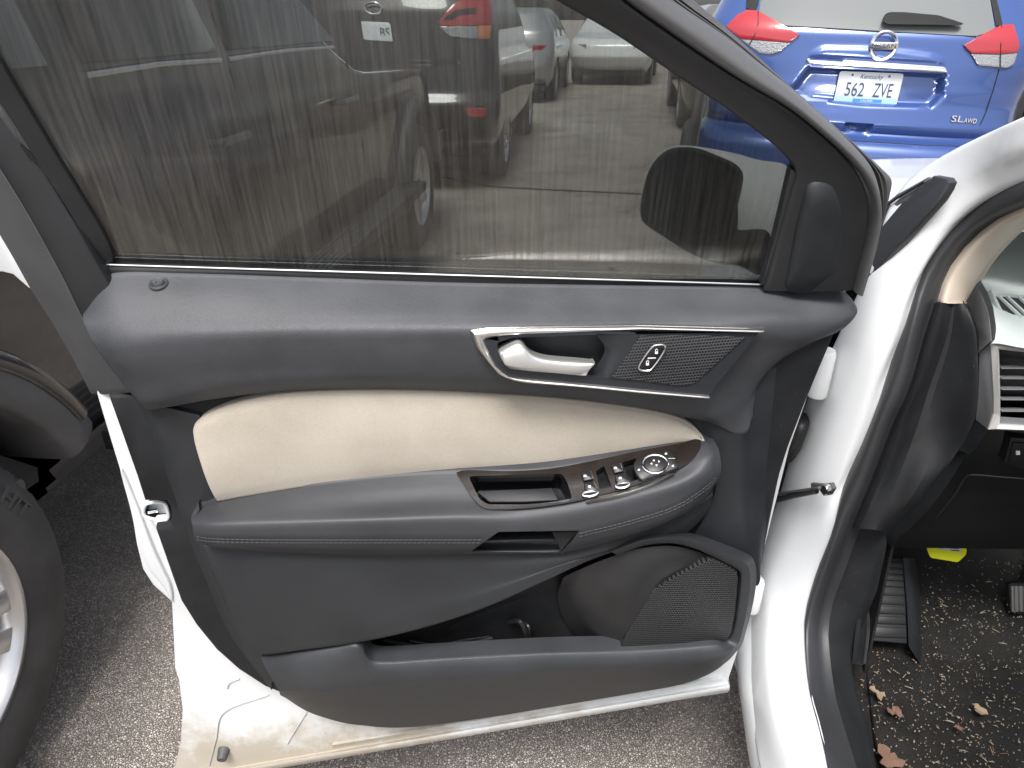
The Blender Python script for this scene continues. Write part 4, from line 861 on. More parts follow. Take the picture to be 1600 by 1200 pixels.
# own front wheel
def wheel_geo(c_, ax, r, wid, rimr, spokes=5, seg=56, treads=True):
    """tyre and rim as separate geometries; ax points outwards"""
    ax = nrm(ax); h = wid/2; sw = r-rimr
    prof = [(rimr-.02, h*.70), (rimr, h*.86), (rimr+.006, h*.95), (rimr+sw*.25, h*1.02), (rimr+sw*.5, h*1.04), (rimr+sw*.72, h*.98), (r-.016, h*.86), (r-.004, h*.74), (r, h*.55)]
    for a_ in (.34, .0, -.34): prof += [(r, h*(a_+.10)), (r-.008, h*(a_+.06)), (r-.008, h*(a_-.06)), (r, h*(a_-.10))]
    prof += [(r, -h*.55), (r-.02, -h*.9), (rimr+sw*.5, -h), (rimr, -h*.86)]
    ty = lathe(prof, c_, ax, Z, seg)
    if treads:                                                      # shoulder blocks
        gs = [ty]; a = nrm(np.cross(ax, Z)); b = np.cross(ax, a)
        for i in range(seg):
            th = 2*math.pi*(i+.5)/seg; d = a*math.cos(th)+b*math.sin(th); t = -a*math.sin(th)+b*math.cos(th)
            gs.append(box(Frame(c_+d*(r-.006), t, ax, d), -r*math.pi/seg*.62, r*math.pi/seg*.62, h*.52, h*.76, -.012, .0025, .001))
        ty = join(*gs)
    rim = [setm(lathe([(rimr+.004, h*.96), (rimr-.006, h*.98), (rimr-.014, h*.90), (rimr-.03, h*.55), (rimr-.035, -h*.5)], c_, ax, Z, seg), 0), setm(lathe([(.0001, h*.75), (.03, h*.74), (.045, h*.70), (.055, h*.60), (.055, h*.2)], c_, ax, Z, 24), 0),
           setm(lathe([(.0001, -h*.05), (rimr-.02, -h*.05)], c_, ax, Z, 24), 1)]
    a = nrm(np.cross(ax, Z)); b = np.cross(ax, a)
    for i in range(spokes):
        th = 2*math.pi*i/spokes+.3; d = a*math.cos(th)+b*math.sin(th); t = -a*math.sin(th)+b*math.cos(th)
        for o in (-.5, .5):
            p = [c_+d*.04+t*o*.03+ax*h*.68, c_+d*(rimr-.008)+t*o*rimr*.36+ax*h*.86]; q = t*.017
            rim.append(setm(plate([p[0]-q, p[0]+q, p[1]+q*1.5, p[1]-q*1.5], ax, .03, .005), 0))
    return ty, join(*rim)
mat('tyre', (.060, .058, .056), .75, bump=[('noise', 300, .2, .001)], vary=(12, .75, 1.35))
mat('rim_silver', (.62, .62, .62), .25, metal=.8)
mat('wheel_dark', (.01, .01, .01), .7)
def wheel(parent, c_, ax, r=.37, wid=.235, rimr=.235, spokes=5, letters=None):
    t, rm = wheel_geo(V(*c_), ax, r, wid, rimr, spokes)
    wo = mk('wheel', t, 'tyre', parent); mk('rim', rm, ['rim_silver', 'wheel_dark'], wo)
    return wo
wheel(suv, car(.43, 1.52, .37), -rt)

# ---- interior
W_('pillar_trim', patch([spts([(1650, 300, .484), (1600, 322, .472), (1553, 343, .462), (1507, 382, .447), (1475, 427, .432), (1461, 471, .423)]), spts([(1655, 306, .486), (1605, 330, .473), (1562, 352, .463), (1518, 392, .449), (1487, 436, .435), (1474, 472, .426)]), spts([(1660, 316, .508), (1602, 345, .498), (1558, 385, .484), (1535, 420, .474), (1516, 452, .464), (1508, 472, .458)]), spts([(1665, 322, .52), (1602, 352, .51), (1555, 398, .495), (1533, 430, .485), (1520, 455, .475), (1512, 471, .468)])], 40, 14, skirt=.003, dn=rt), 'beige_plastic', angle=60)
E3 = [(1508, 474, .452), (1518, 497, .455), (1525, 520, .458), (1528, 552, .461), (1528, 620, .463), (1523, 655, .463), (1497, 704, .460), (1462, 750, .452), (1423, 800, .442), (1395, 824, .432), (1383, 836, .428)]
E0 = [(1460, 473, .424), (1442, 530, .414), (1420, 607, .406), (1397, 656, .400), (1365, 740, .392), (1331, 823, .384)]
W_('kick_trim', keepgrid([resample(catmull(spts(E0)), 50)+rt*.01, resample(catmull(spts(E0)), 50), resample(catmull(spts([(1470, 473, .420), (1456, 530, .410), (1434, 607, .402), (1412, 656, .397), (1378, 745, .389), (1343, 826, .381)])), 50),
    resample(catmull(spts([(1489, 474, .440), (1478, 530, .440), (1452, 607, .432), (1432, 670, .424), (1400, 755, .410), (1368, 828, .396)])), 50), resample(catmull(spts([(1501, 474, .446), (1508, 530, .452), (1494, 620, .452), (1470, 680, .448), (1435, 760, .43), (1378, 832, .412)])), 50), resample(catmull(spts(E3)), 50), resample(catmull(spts(E3)), 50)+fwd*.05], 24), 'felt_plastic', angle=22)
# sill trim
F0 = [(1331, 823, .384), (1303, 900, .376), (1287, 945, .370), (1281, 985, .366), (1283, 1023, .364), (1292, 1089, .361), (1305, 1137, .359), (1327, 1210, .356), (1345, 1280, .354)]
F2 = [(1384, 834, .430), (1366, 880, .425), (1348, 940, .420), (1334, 990, .418), (1330, 1038, .418), (1342, 1092, .418), (1358, 1137, .418), (1369, 1200, .418), (1388, 1280, .418)]
q0, q2 = resample(catmull(list(spts(F0))+[car(.354, -.5, .50)]), 60), resample(catmull(list(spts(F2))+[car(.418, -.5, .50)]), 60)
W_('sill_trim', keepgrid([q0-Z*.02, q0, q0*.7+q2*.3+Z*.006, q0*.25+q2*.75+Z*.004, q2, q2-Z*.10+rt*.01], 20), 'felt_plastic', angle=50)
W_('kick_panel', patch([spts([(1374, 862, .440), (1362, 890, .428), (1344, 940, .420), (1336, 985, .418), (1331, 1036, .420)]), spts([(1380, 862, .448), (1370, 892, .440), (1352, 945, .436), (1350, 990, .436), (1346, 1036, .436)]), spts([(1384, 862, .488), (1372, 900, .488), (1355, 950, .485), (1353, 990, .475), (1347, 1036, .46)])], 24, 8, skirt=.004, dn=rt), 'felt_plastic')
W_('scuff_plate_groove', tube(resample(catmull(spts([(1330, 1215, .385), (1322, 1175, .385), (1318, 1145, .385), (1330, 1140, .392), (1344, 1146, .402), (1354, 1162, .41), (1364, 1205, .414)]), 6), 40), .0011, 6), 'rubber')
# floor
mat('carpet', (.012, .0115, .011), .95, bump=[('noise', 400, .8, .004)], vary=(14, .55, 1.8))
speckle(M('carpet'), 120, .16, (.20, .16, .11)); speckle(M('carpet'), 300, .2, (.34, .29, .22))
W_('carpet', patch([[car(s, f_, z) for f_, z in ((-.6, .375), (.0, .365), (.5, .36), (.85, .36), (1.02, .385), (1.16, .46), (1.30, .62), (1.36, .85))] for s in (.40, .52, .9, 1.3, 1.8)], 60, 30), 'carpet')
W_('firewall_side', plate([car(.488, .93, .34), car(.488, 1.38, .34), car(.488, 1.38, .95), car(.488, 1.0, .95)], -rt, .004, .001), 'carpet')
fm = [hp(x, y, .372) for x, y in ((1352, 1035), (1440, 1000), (1560, 985), (1700, 985), (1720, 1300), (1420, 1300), (1372, 1180))]
mat_o = W_('floor_mat', plate(roundpoly(fm, .03), Z, .008, .003), 'carpet')
# dead pedal with raised ribs
dn_ = nrm(-fwd*.75+Z*.66); DP = Frame(fp(1385, 945, 1.0), rt, np.cross(dn_, rt), dn_)
ped = W_('dead_pedal', plate(DP.pts([(1383, 872), (1411, 872), (1416, 945), (1418, 1006), (1355, 1001), (1355, 965), (1358, 940)], 0), dn_, .02, .003), 'hard_plastic')
for y0, y1 in ((877, 886), (888, 896), (898, 906), (908, 916), (919, 929), (932, 943), (946, 958), (962, 974), (979, 995)):
    l0 = 1355+max(0, (945-y0))*.36; l1 = 1355+max(0, (945-y1))*.36; r0 = 1410+(y0-872)*.06
    W_('pedal_rib', plate(DP.pts([(l0+3, y0), (r0, y0+2), (r0+.6, y1+2), (l1+3, y1)], .004), dn_, .006, .0015), 'rubber', parent=ped)
W_('pedal_shroud', patch([DP.pts([(1411, 872, .004), (1417, 945, .004), (1420, 1010, .002)]), DP.pts([(1420, 872, -.004), (1430, 945, -.01), (1436, 1035, -.02)]), DP.pts([(1430, 872, -.05), (1440, 950, -.06), (1442, 1045, -.06)])], 16, 8), 'hard_plastic')
BP = Frame(fp(1590, 935, 1.06), rt, nrm(Z*.9+fwd*.4), nrm(-fwd*.9+Z*.4))
bp = W_('brake_pedal', plate(roundpoly(BP.pts([(1575, 911), (1660, 911), (1660, 962), (1580, 960)], 0), .008), BP.C, .012, .003), 'rubber')
for x in (1581, 1588, 1595, 1602, 1609, 1616): W_('pedal_bar', tube(BP.pts([(x, 915), (x+1, 955)], .002), .003, 8), 'satin_chrome', parent=bp)
W_('pedal_lever', tube([fp(1620, 915, 1.07), fp(1625, 850, 1.15)], .012, 8), 'wheel_dark')
# dashboard
mat('dash_pad', (.50, .55, .53), .55, bump=[('edge', 500, .2, .0008)], vary=(5, .97, 1.03))
mat('dash_black', (.013, .0135, .0135), .45, bump=[('edge', 700, .25, .0008)], vary=(14, .85, 1.2))
mat('grey_satin', (.22, .225, .235), .4, metal=.3)
mat('vent_silver', (.62, .615, .60), .35, metal=.25)
dash = W_('dashboard', patch([fpts([(1530, 640, .895), (1600, 655, .89), (1700, 665, .89), (1850, 680, .88)]), fpts([(1512, 705, .90), (1600, 700, .88), (1700, 700, .88), (1850, 700, .87)]), fpts([(1465, 775, .93), (1580, 770, .905), (1700, 770, .90), (1850, 770, .90)]), fpts([(1402, 838, .955), (1560, 830, .94), (1700, 830, .94), (1850, 830, .94)]), fpts([(1391, 855, .97), (1560, 857, .96), (1700, 858, .96), (1850, 860, .96)])], 40, 24, skirt=.06, dn=fwd), 'dash_black', angle=60)
DD = lambda name, geo, mats, **k: mk(name, geo, mats, dash, **k)
DD('dash_pad', patch([fpts([(1526, 554, .845), (1548, 537, .835), (1600, 544, .83), (1700, 556, .83), (1850, 570, .83)]), fpts([(1520, 505, .875), (1545, 495, .875), (1600, 505, .88), (1700, 512, .88), (1850, 520, .88)]), fpts([(1511, 470, .91), (1534, 460, .93), (1600, 466, .96), (1700, 470, .97), (1850, 480, .97)]), fpts([(1518, 440, 1.0), (1545, 425, 1.05), (1620, 425, 1.12), (1720, 430, 1.15), (1850, 435, 1.15)]), fpts([(1540, 370, 1.25), (1580, 370, 1.30), (1660, 370, 1.35), (1740, 372, 1.4), (1850, 375, 1.4)])], 40, 24, skirt=.03, dn=fwd), 'dash_pad', angle=60)
DD('dash_end_cap', plate(fpts([(1509, 471, .885), (1525, 444, .885), (1536, 463, .875), (1545, 487, .862), (1549, 513, .845), (1551, 534, .832), (1529, 552, .838), (1526, 520, .85), (1519, 497, .866)]), nrm(-rt*.6-fwd*.8), .02, .002), 'dash_black')
vt = [(1548, 453), (1572, 454), (1600, 459), (1680, 470), (1680, 513), (1600, 502), (1573, 497), (1563, 490)]
VP = Frame(fp(1590, 478, .905), rt, nrm(Z*.8+fwd*.6), nrm(-fwd*.8+Z*.6))
DD('side_window_vent', join(setm(ringstrip(VP.pts(vt, .004), VP.pts([((x-1610)*.9+1610, (y-480)*.62+480) for x, y in vt], .003), -VP.C, .01), 0), setm((VP.pts([((x-1610)*.9+1610, (y-480)*.62+480) for x, y in vt], .0025), [tuple(range(8))]), 1)), ['dash_pad', 'gloss_well'])
for x in (1562, 1574, 1592, 1610): DD('vent_blade', plate(VP.pts([(x, 462), (x+2.2, 462), (x+37, 494), (x+33, 494)], .006), nrm(VP.C+VP.A*.4), .004, .0005), 'dash_pad')
vf_o = [(1548, 536), (1600, 542), (1720, 556), (1720, 684), (1600, 673), (1544, 671), (1553, 646), (1553, 620)]
vf_i = [(1561, 546), (1600, 550), (1705, 563), (1705, 675), (1600, 666), (1562, 664), (1563, 646), (1563, 620)]
VF = Frame(fp(1600, 600, .835), rt, nrm(Z+fwd*.12), nrm(-fwd+Z*.12))
DD('vent_surround', ringstrip(VF.pts(vf_o, 0), VF.pts(vf_i, 0), -VF.C, .02), 'vent_silver', smooth=False)
DD('vent_side_panel', plate([VF.at(1530, 551, -.01), VF.at(1548, 537, -.002), VF.at(1553, 620, -.002), VF.at(1553, 645, -.002), VF.at(1544, 671, -.002), VF.at(1524, 656, -.02), VF.at(1528, 620, -.016)], nrm(-fwd-rt*.5), .02, .001), 'grey_satin')
DD('vent_box', join((VF.pts(vf_i, -.005)+VF.pts(vf_i, -.06), [(i, (i+1) % 8, 8+(i+1) % 8, 8+i) for i in range(8)]+[tuple(range(8, 16))])), 'gloss_well')
for y in (576, 592, 609, 625, 643): DD('vent_slat', plate(VF.pts([(1565, y-.8), (1600, y-.6), (1704, y+8), (1704, y+9.6), (1600, y+.8), (1565, y+.6)], -.006), VF.C, .012, .0004), 'grey_satin')
DD('vent_ledge', plate(VF.pts([(1563, 651), (1704, 660), (1704, 674), (1563, 663)], -.004), nrm(VF.C+Z*.6), .01, .001), 'grey_satin')
EC = [(1524, 656), (1545, 672), (1528, 698), (1515, 712), (1497, 704)]
DD('dash_corner', plate(fpts(EC, .872), nrm(-fwd-rt*.4), .03, .002), 'hard_plastic')
DD('dash_edge_strip', patch([fpts([(1497, 705, .885), (1462, 750, .905), (1423, 800, .93), (1383, 837, .95)]), fpts([(1508, 711, .875), (1475, 765, .90), (1430, 818, .93), (1391, 855, .955)])], 20, 4, skirt=.03, dn=fwd), 'hard_plastic')
DD('fuse_cover', tube(catmull(fpts([(1463, 809, .921), (1490, 775, .905), (1511, 744, .893), (1518, 742, .890), (1560, 745, .884), (1600, 748, .882), (1700, 752, .880)]), 6), .0011, 6), 'panel_plastic')
DD('trunk_button', join(setm(plate(fpts([(1577, 722), (1583, 692), (1600, 693), (1660, 696), (1660, 735), (1600, 728)], .868), -fwd, .02, .002), 0), setm(plate(fpts([(1588, 705), (1594, 705), (1594, 711), (1588, 711)], .8665), -fwd, .002, .0003), 1)), ['button', 'icon_white'])
DD('button_surround', plate(fpts([(1569, 722), (1580, 684), (1600, 685), (1670, 690), (1670, 742), (1600, 735)], .871), -fwd, .02, .003), 'dash_black')

# yellow tag under the dash
tg = [(1448, 840), (1508, 840), (1511, 861), (1510, 867), (1497, 879), (1454, 872), (1449, 860)]
TGF = Frame(fp(1480, 862, .985), rt, Z, -fwd)
mk('plastic_tag', join(setm(plate(roundpoly(TGF.pts(tg, 0), .003, 2), -fwd, .004, .001), 0), setm((TGF.pts([(1464, 846), (1503, 846), (1502, 863), (1466, 858)], .0008), [(0, 1, 2, 3)]), 1),
    *[setm((TGF.pts([(x, y), (x+wd, y+.6), (x+wd, y+2.2), (x, y+1.6)], .0012), [(0, 1, 2, 3)]), 2) for x, y, wd in ((1468, 855, 5), (1482, 855.5, 16), (1486, 859, 13))]), ['tag_yellow', 'paper_label', 'ink'], label='bright yellow plastic tag hanging below the dashboard', cat='tag', loc=TGF.at(1480, 878, 0))
# dead leaves and litter on the mat
mat('leaf_brown', (.20, .115, .08), .8, vary=(40, .8, 1.2)); mat('leaf_tan', (.33, .25, .16), .8)
def leaf(px, py, z, pts, m_, label, ang=0., s=.021):
    c_ = hp(px, py, z); v = [c_+(rt*(x*math.cos(ang)-y*math.sin(ang))+fwd*(x*math.sin(ang)+y*math.cos(ang)))*s+Z*(.003+.006*rng.random()) for x, y in pts]; n = len(v); v.append(c_+Z*.004)
    v2 = [p-Z*.0008 for p in v]; f = [(i, (i+1) % n, n) for i in range(n)]; f += [tuple(k+n+1 for k in q[::-1]) for q in f]
    mk('dead_leaf', (v+v2, f), m_, label=label, cat='leaf', group='dead leaves on the car floor', loc=c_)
LP = [(-.9, -.6), (-.5, -.9), (.1, -.7), (.5, -.8), (.9, -.3), (.5, .0), (.4, .35), (.1, .3), (.25, .7), (-.1, 1.0), (-.6, .8), (-.8, .2), (-.5, -.1)]
leaf(1390, 1186, .384, LP, 'leaf_brown', 'largest reddish brown dead leaf on the black mat, by the sill')
leaf(1370, 1086, .384, [(x*.5, y*.7) for x, y in LP], 'leaf_tan', 'small tan leaf scrap beside the sill plate', .5, .02)
leaf(1397, 1114, .384, [(x*.6, y*.6) for x, y in LP], 'leaf_brown', 'small pinkish brown leaf between the tan scrap and the largest leaf', 1.2, .02)
leaf(1528, 1112, .384, [(x*.6, y*.4) for x, y in LP], 'leaf_tan', 'curled tan leaf scrap in the middle of the mat', 2.2, .022)
leaf(1497, 1142, .384, [(x*.5, y*.5) for x, y in LP], 'leaf_brown', 'tiny brown leaf scrap lying below the curled tan one', 2.9, .014)
dv, df, dm = [], [], []
for i in range(1100):
    x = rng.uniform(1345, 1600); y = rng.uniform(955, 1215) if rng.random() < .8 else rng.uniform(930, 1010)
    z = .3815
    c_ = hp(x, y, z); f__ = c_@fwd
    if f__ > .98: c_ = c_+Z*((f__-.98)*.55+.004)
    a_ = rng.uniform(0, 6.28); l_ = rng.choice([.0008, .0013, .002, .004, .007], p=[.45, .30, .15, .07, .03]); w__ = l_*.5 if l_ < .003 else .0005
    u_ = rt*math.cos(a_)+fwd*math.sin(a_); n_ = rt*-math.sin(a_)+fwd*math.cos(a_); k = len(dv)
    dv += [c_-u_*l_-n_*w__, c_+u_*l_-n_*w__*.6, c_+u_*l_*.8+n_*w__, c_-u_*l_*.7+n_*w__, c_+Z*(.001+.002*rng.random())]
    df += [(k, k+1, k+4), (k+1, k+2, k+4), (k+2, k+3, k+4), (k+3, k, k+4)]; dm += [int(rng.choice([0, 1, 2], p=[.45, .4, .15]))]*4
mat('litter_pale', (.34, .31, .25), .9)
mk('floor_litter', (dv, df, dm), ['litter_pale', 'leaf_tan', 'leaf_brown'], smooth=False, kind='stuff', label='pale grit and dry grass scattered over the car floor', cat='litter')

# ================================================================== other vehicles
def smooth1(a, k):
    if k < 2: return a
    p = np.pad(a, (k, k), mode='edge'); ker = np.hanning(2*k+1); ker /= ker.sum(); return np.convolve(p, ker, 'same')[k:-k]
class Body:
    """car body stacked from horizontal slices (z, half width, rear, front, rear corner depth, front corner depth)"""
    def __init__(s, O, F, R, U, slices, nr=61, ns=24, nf=25, dz=.02, sm=2, n=3.2):
        s.O, s.F, s.R, s.U = V(*O), nrm(F), nrm(R), nrm(U); S = np.array(slices, float)
        zs = np.arange(S[0, 0], S[-1, 0]+1e-6, dz); s.zs = zs
        par = [smooth1(np.interp(zs, S[:, 0], S[:, i]), sm) for i in range(1, 6)]
        ar = np.sin(np.linspace(-1, 1, nr)*math.pi/2); s.nr, s.ns, s.nf = nr, ns, nf; rows = []
        for hw, yr, yf, dr, df in zip(*par):
            cv = lambda a, d: d*(1-(1-np.abs(a)**n)**(1/n))
            x = np.r_[hw*ar, np.full(ns, hw), hw*ar[::-1][::max(1, (nr-1)//(nf-1))], np.full(ns, -hw)]
            af = ar[::-1][::max(1, (nr-1)//(nf-1))]
            y = np.r_[yr+cv(ar, dr), np.linspace(yr+dr, yf-df, ns+2)[1:-1], yf-cv(af, df), np.linspace(yf-df, yr+dr, ns+2)[1:-1]]
            rows.append(np.stack([x, y], 1))
        s.G = np.array([[s.O+s.R*p[0]+s.F*p[1]+s.U*z for p in r] for r, z in zip(rows, zs)]); s.G2 = np.array(rows); s.M = s.G.shape[1]
    def displace(s, poly, d, soft=6.):
        """press or raise the rear face inside an outline by d metres"""
        P = np.array(poly, float); e0, e1 = P, np.roll(P, -1, 0)
        for i in range(s.G.shape[0]):
            for j in range(s.nr):
                x, y = proj(s.G[i, j])
                if P[:, 0].min() < x < P[:, 0].max() and P[:, 1].min() < y < P[:, 1].max() and inpoly(x, y, poly):
                    q = V(x, y); ab = e1-e0; t = np.clip(((q-e0)*ab).sum(1)/(ab*ab).sum(1), 0, 1); dd = np.linalg.norm(q-(e0+ab*t[:, None]), axis=1).min()
                    k = min(1, dd/soft); s.G[i, j] = s.G[i, j]+s.F*d*(3*k*k-2*k**3)
    def geo(s, drop=None):
        nz, M_ = s.G.shape[:2]; v = [p for r in s.G for p in r]; f = []
        for i in range(nz-1):
            for j in range(M_):
                j2 = (j+1) % M_
                if drop is not None and drop(s.G2[i, j]*.5+s.G2[i, j2]*.5, s.zs[i]+.01): continue
                f.append((i*M_+j, i*M_+j2, (i+1)*M_+j2, (i+1)*M_+j))
        f.append(tuple((nz-1)*M_+j for j in range(M_))); f.append(tuple(j for j in range(M_))[::-1])
        s.v, s.f = v, f; s.bvh = BVHTree.FromPolygons([tuple(p) for p in v], f); return v, f
    def hit(s, px, py, off=.004):
        r = nrm(ray(px, py)); h = s.bvh.ray_cast(Vector(CAMP), Vector(r))
        if h[0] is None:
            near = s.bvh.find_nearest(Vector(CAMP+r*np.linalg.norm(s.O-CAMP))); return V(*near[0])+V(*near[1])*0
        n_ = V(*h[1]); n_ = n_ if n_@r < 0 else -n_
        return V(*h[0])+n_*off
    def decal(s, poly, off=.004, step=3., nv=8, skirt=.006):
        P = np.array(poly, float); x0, x1 = P[:, 0].min()+.05, P[:, 0].max()-.05; n_ = max(3, int((x1-x0)/step)); T, B_ = [], []
        for x in np.linspace(x0, x1, n_+1):
            ys = []
            for a, b in zip(P, np.roll(P, -1, 0)):
                if (a[0]-x)*(b[0]-x) <= 0 and a[0] != b[0]: ys.append(a[1]+(b[1]-a[1])*(x-a[0])/(b[0]-a[0]))
            T.append((x, min(ys))); B_.append((x, max(ys)))
        rows = [[s.hit(t[0], t[1]*(1-k)+b[1]*k, off) for t, b in zip(T, B_)] for k in np.linspace(0, 1, nv+1)]
        return patch([np.array(r) for r in rows], n_, nv, su=False, sv=False, skirt=skirt, dn=s.F, rnd=.001)
    def pt(s, side, y, z, off=.0):
        """point on the left (-1) or right (+1) flank"""
        i = min(len(s.zs)-1, max(0, int(round((z-s.zs[0])/(s.zs[1]-s.zs[0]))))); R_ = s.G2[i]
        hw = R_[:, 0].max(); return s.O+s.R*(side*(hw+off))+s.F*y+s.U*z
    def side(s, side_, y0, y1, z0, z1, off=.006, lean0=0, lean1=0, n=6):
        return patch([[s.pt(side_, y0+(y1-y0)*t+(lean0*(1-t)+lean1*t)*k, z0+(z1-z0)*k, off) for t in np.linspace(0, 1, n)] for k in np.linspace(0, 1, 5)], n-1, 4, su=False, sv=False, skirt=.01, dn=-s.R*side_)
mat('car_glass', (.012, .014, .015), .04, coat=1., coat_rough=.02)
mat('rear_glass', (.17, .18, .18), .06, spec=.7)
mat('lamp_red', (.40, .025, .035), .14, coat=1., coat_rough=.03)
mat('lamp_clear', (.36, .37, .38), .12, metal=.4, coat=1., bump=[('vor', 90, .5, .004)])
mat('lamp_amber', (.6, .22, .08), .15, coat=1.)
mat('plate_white', (.74, .78, .80), .4); mat('plate_blue', (.07, .30, .62), .4); mat('plate_sky', (.42, .66, .80), .4); mat('plate_ink', (.05, .08, .16), .5)
def paint(name, col, flake=.35):
    m = mat(name, col, .28, metal=flake, coat=1., coat_rough=.02, bump=[('noise', 6, .02, .01)]); return m
paint('paint_blue', (.05, .10, .30), .3); paint('paint_black', (.006, .006, .0065), .0); paint('paint_dark', (.030, .031, .035), .3); paint('paint_taupe', (.16, .145, .12), .3); paint('paint_silver', (.40, .41, .42), .5); paint('paint_white', (.72, .73, .73), 0)

# ---- blue car ahead
mat('wiper_black', (.008, .008, .008), .55, spec=.25)
th_ = math.radians(2.0); fN = az(14); r0 = az(104); rN = r0*math.cos(th_)-Z*math.sin(th_); uN = Z*math.cos(th_)+r0*math.sin(th_)
PLC = CAMP+ray(1362, 138)*3.75
ON = PLC-uN*1.016
NB = Body(ON, fN, rN, uN, [(.20, .78, .30, 4.15, .3, .3), (.34, .86, .02, 4.3, .35, .4), (.46, .82, -.10, 4.42, .45, .5), (.62, .83, -.13, 4.46, .5, .5), (.72, .83, -.12, 4.46, .5, .5), (.765, .82, -.09, 4.44, .5, .5), (.785, .80, .010, 4.40, .5, .5), (.835, .80, -.026, 4.35, .5, .5), (.88, .80, -.014, 4.35, .5, .5), (.95, .80, .0, 4.3, .5, .6), (1.02, .81, .004, 4.15, .5, .6), (1.04, .815, .008, 3.3, .5, .4), (1.13, .855, .02, 3.05, .48, .4), (1.26, .86, .04, 2.9, .45, .4), (1.30, .85, .07, 2.85, .42, .4), (1.5, .76, .24, 2.5, .42, .4), (1.66, .68, .40, 2.2, .40, .4), (1.70, .63, .52, 2.05, .40, .4), (1.72, .5, .8, 1.9, .3, .3)], nr=161, ns=24, nf=33, dz=.0125, sm=2)
NB.displace([(1264, 104), (1477, 115), (1474, 152), (1456, 170), (1350, 166), (1262, 158), (1226, 150)], .05, 7)
NB.displace([(1262, 92), (1268, 80), (1284, 70), (1380, 72), (1456, 83), (1474, 93), (1477, 104)], -.016, 7)
NB.displace([(1320, 191), (1366, 195), (1356, 207), (1326, 204)], .035, 3)
blue = root('blue_suv', tuple(ON), 'blue car parked ahead with a pale licence plate on its tailgate', 'car')
nbody = mk('body', NB.geo(), 'paint_blue', blue, angle=50)
NBm = lambda name, geo, mats, **k: mk(name, geo, mats, k.pop('parent', blue), **k)
NBm('rear_window', NB.decal([(1190, -60), (1187, 10), (1186, 21), (1228, 40.5), (1300, 44.5), (1375, 49), (1525, 57), (1554, 47), (1546, 0), (1536, -60)], .004, 6, 10), 'rear_glass', angle=60)
NBm('window_surround', NB.decal([(1168, -60), (1166, 14), (1184, 19), (1186, 6), (1190, -60)], .006, 3, 6), 'wheel_dark'); NBm('window_surround', NB.decal([(1537, -60), (1547, 0), (1556, 45), (1566, 42), (1556, 0), (1546, -60)], .006, 3, 6), 'wheel_dark')
for red, clear, seam in (([(1137, 43), (1154, 26), (1169, 18.5), (1184, 20), (1249, 55), (1234, 66.5), (1159, 60.5)], [(1159, 61.5), (1234, 67.5), (1219.5, 81), (1204, 85), (1187, 83)], [(1185, 21), (1185, 40), (1180, 56), (1172, 70)]),
                         ([(1505, 71), (1562, 42.5), (1580, 41), (1590, 72), (1586, 82), (1560, 84.5), (1516, 83.5)], [(1517, 85), (1560, 86), (1587, 83.5), (1582, 100), (1572, 106), (1527, 102)], [(1562, 43), (1561, 70), (1560, 106)])):
    tl_ = NBm('tail_light', NB.decal(red, .014, 2.5, 8, .02), 'lamp_red', angle=60)
    NBm('reversing_lens', NB.decal(clear, .010, 2.5, 6, .02), 'lamp_clear', angle=60, parent=tl_)
    NBm('lens_seam', tube([NB.hit(x, y, .015) for x, y in seam], .0022, 6), 'wheel_dark', parent=tl_)
NBm('chrome_garnish', NB.decal([(1260, 93), (1266, 91.5), (1475, 104), (1478, 113.5), (1400, 109), (1261, 100)], .020, 4, 4, .05), 'chrome', angle=60)
for pts_ in ([(1561, 108), (1552, 140), (1540, 176), (1533, 192), (1519, 210)], [(1330, 220), (1380, 223), (1440, 227), (1500, 229)], [(1230, 41.5), (1300, 45.5), (1375, 50), (1525, 58.2)]):
    NBm('body_seam', tube([NB.hit(x, y, .0005) for x, y in pts_], .003, 6), 'wheel_dark')
wp = [(1376, 40), (1378, 33), (1386, 27), (1407, 27), (1462, 32), (1500, 44.5), (1499, 47), (1450, 46), (1382, 45)]
NBm('rear_wiper', NB.decal(wp, .035, 4, 5, .02), 'wiper_black', angle=50)
# plate
c_ = NB.hit(1355, 138, .004); PF = Frame(c_, nrm(NB.hit(1400, 140, 0)-NB.hit(1310, 136, 0)), uN, V(0, 0, 1)); PF.C = nrm(np.cross(PF.A, PF.B)); PF.C = PF.C if PF.C@(CAMP-c_) > 0 else -PF.C; PF.B = nrm(np.cross(PF.C, PF.A))
PF.B = PF.B if PF.B@Z > 0 else -PF.B
PF.O = c_+PF.C*.020
hw_, hh_ = .1525, .078
outl = roundpoly([PF.P(-hw_, -hh_, 0), PF.P(hw_, -hh_, 0), PF.P(hw_, hh_, 0), PF.P(-hw_, hh_, 0)], .014)
lp = NBm('license_plate', join(setm(plate(outl, PF.C, .004, .0012), 0), setm((roundpoly([PF.P(-hw_+.004, -hh_+.004, .0004), PF.P(hw_-.004, -hh_+.004, .0004), PF.P(hw_-.004, -.045, .0004), PF.P(-hw_+.004, -.045, .0004)], .008), [tuple(range(20))]), 1), setm((
    [PF.P(-.062, -.066, .0008), PF.P(.078, -.066, .0008), PF.P(.078, -.050, .0008), PF.P(-.062, -.050, .0008)], [(0, 1, 2, 3)]), 2)), ['plate_white', 'plate_sky', 'plate_blue'])
NBm('plate_lettering', join(setm(text('562', PF, -.063, -.006, .0014, .066, .090), 0), setm(text('ZVE', PF, .072, -.006, .0014, .066, .090), 0), setm(text('Kentucky', PF, .006, .054, .0014, .027, .112, shear=.35), 0), setm(text('LAUREL', PF, .008, -.058, .0014, .011, .060), 1)), ['plate_ink', 'plate_white'], smooth=False, parent=lp)
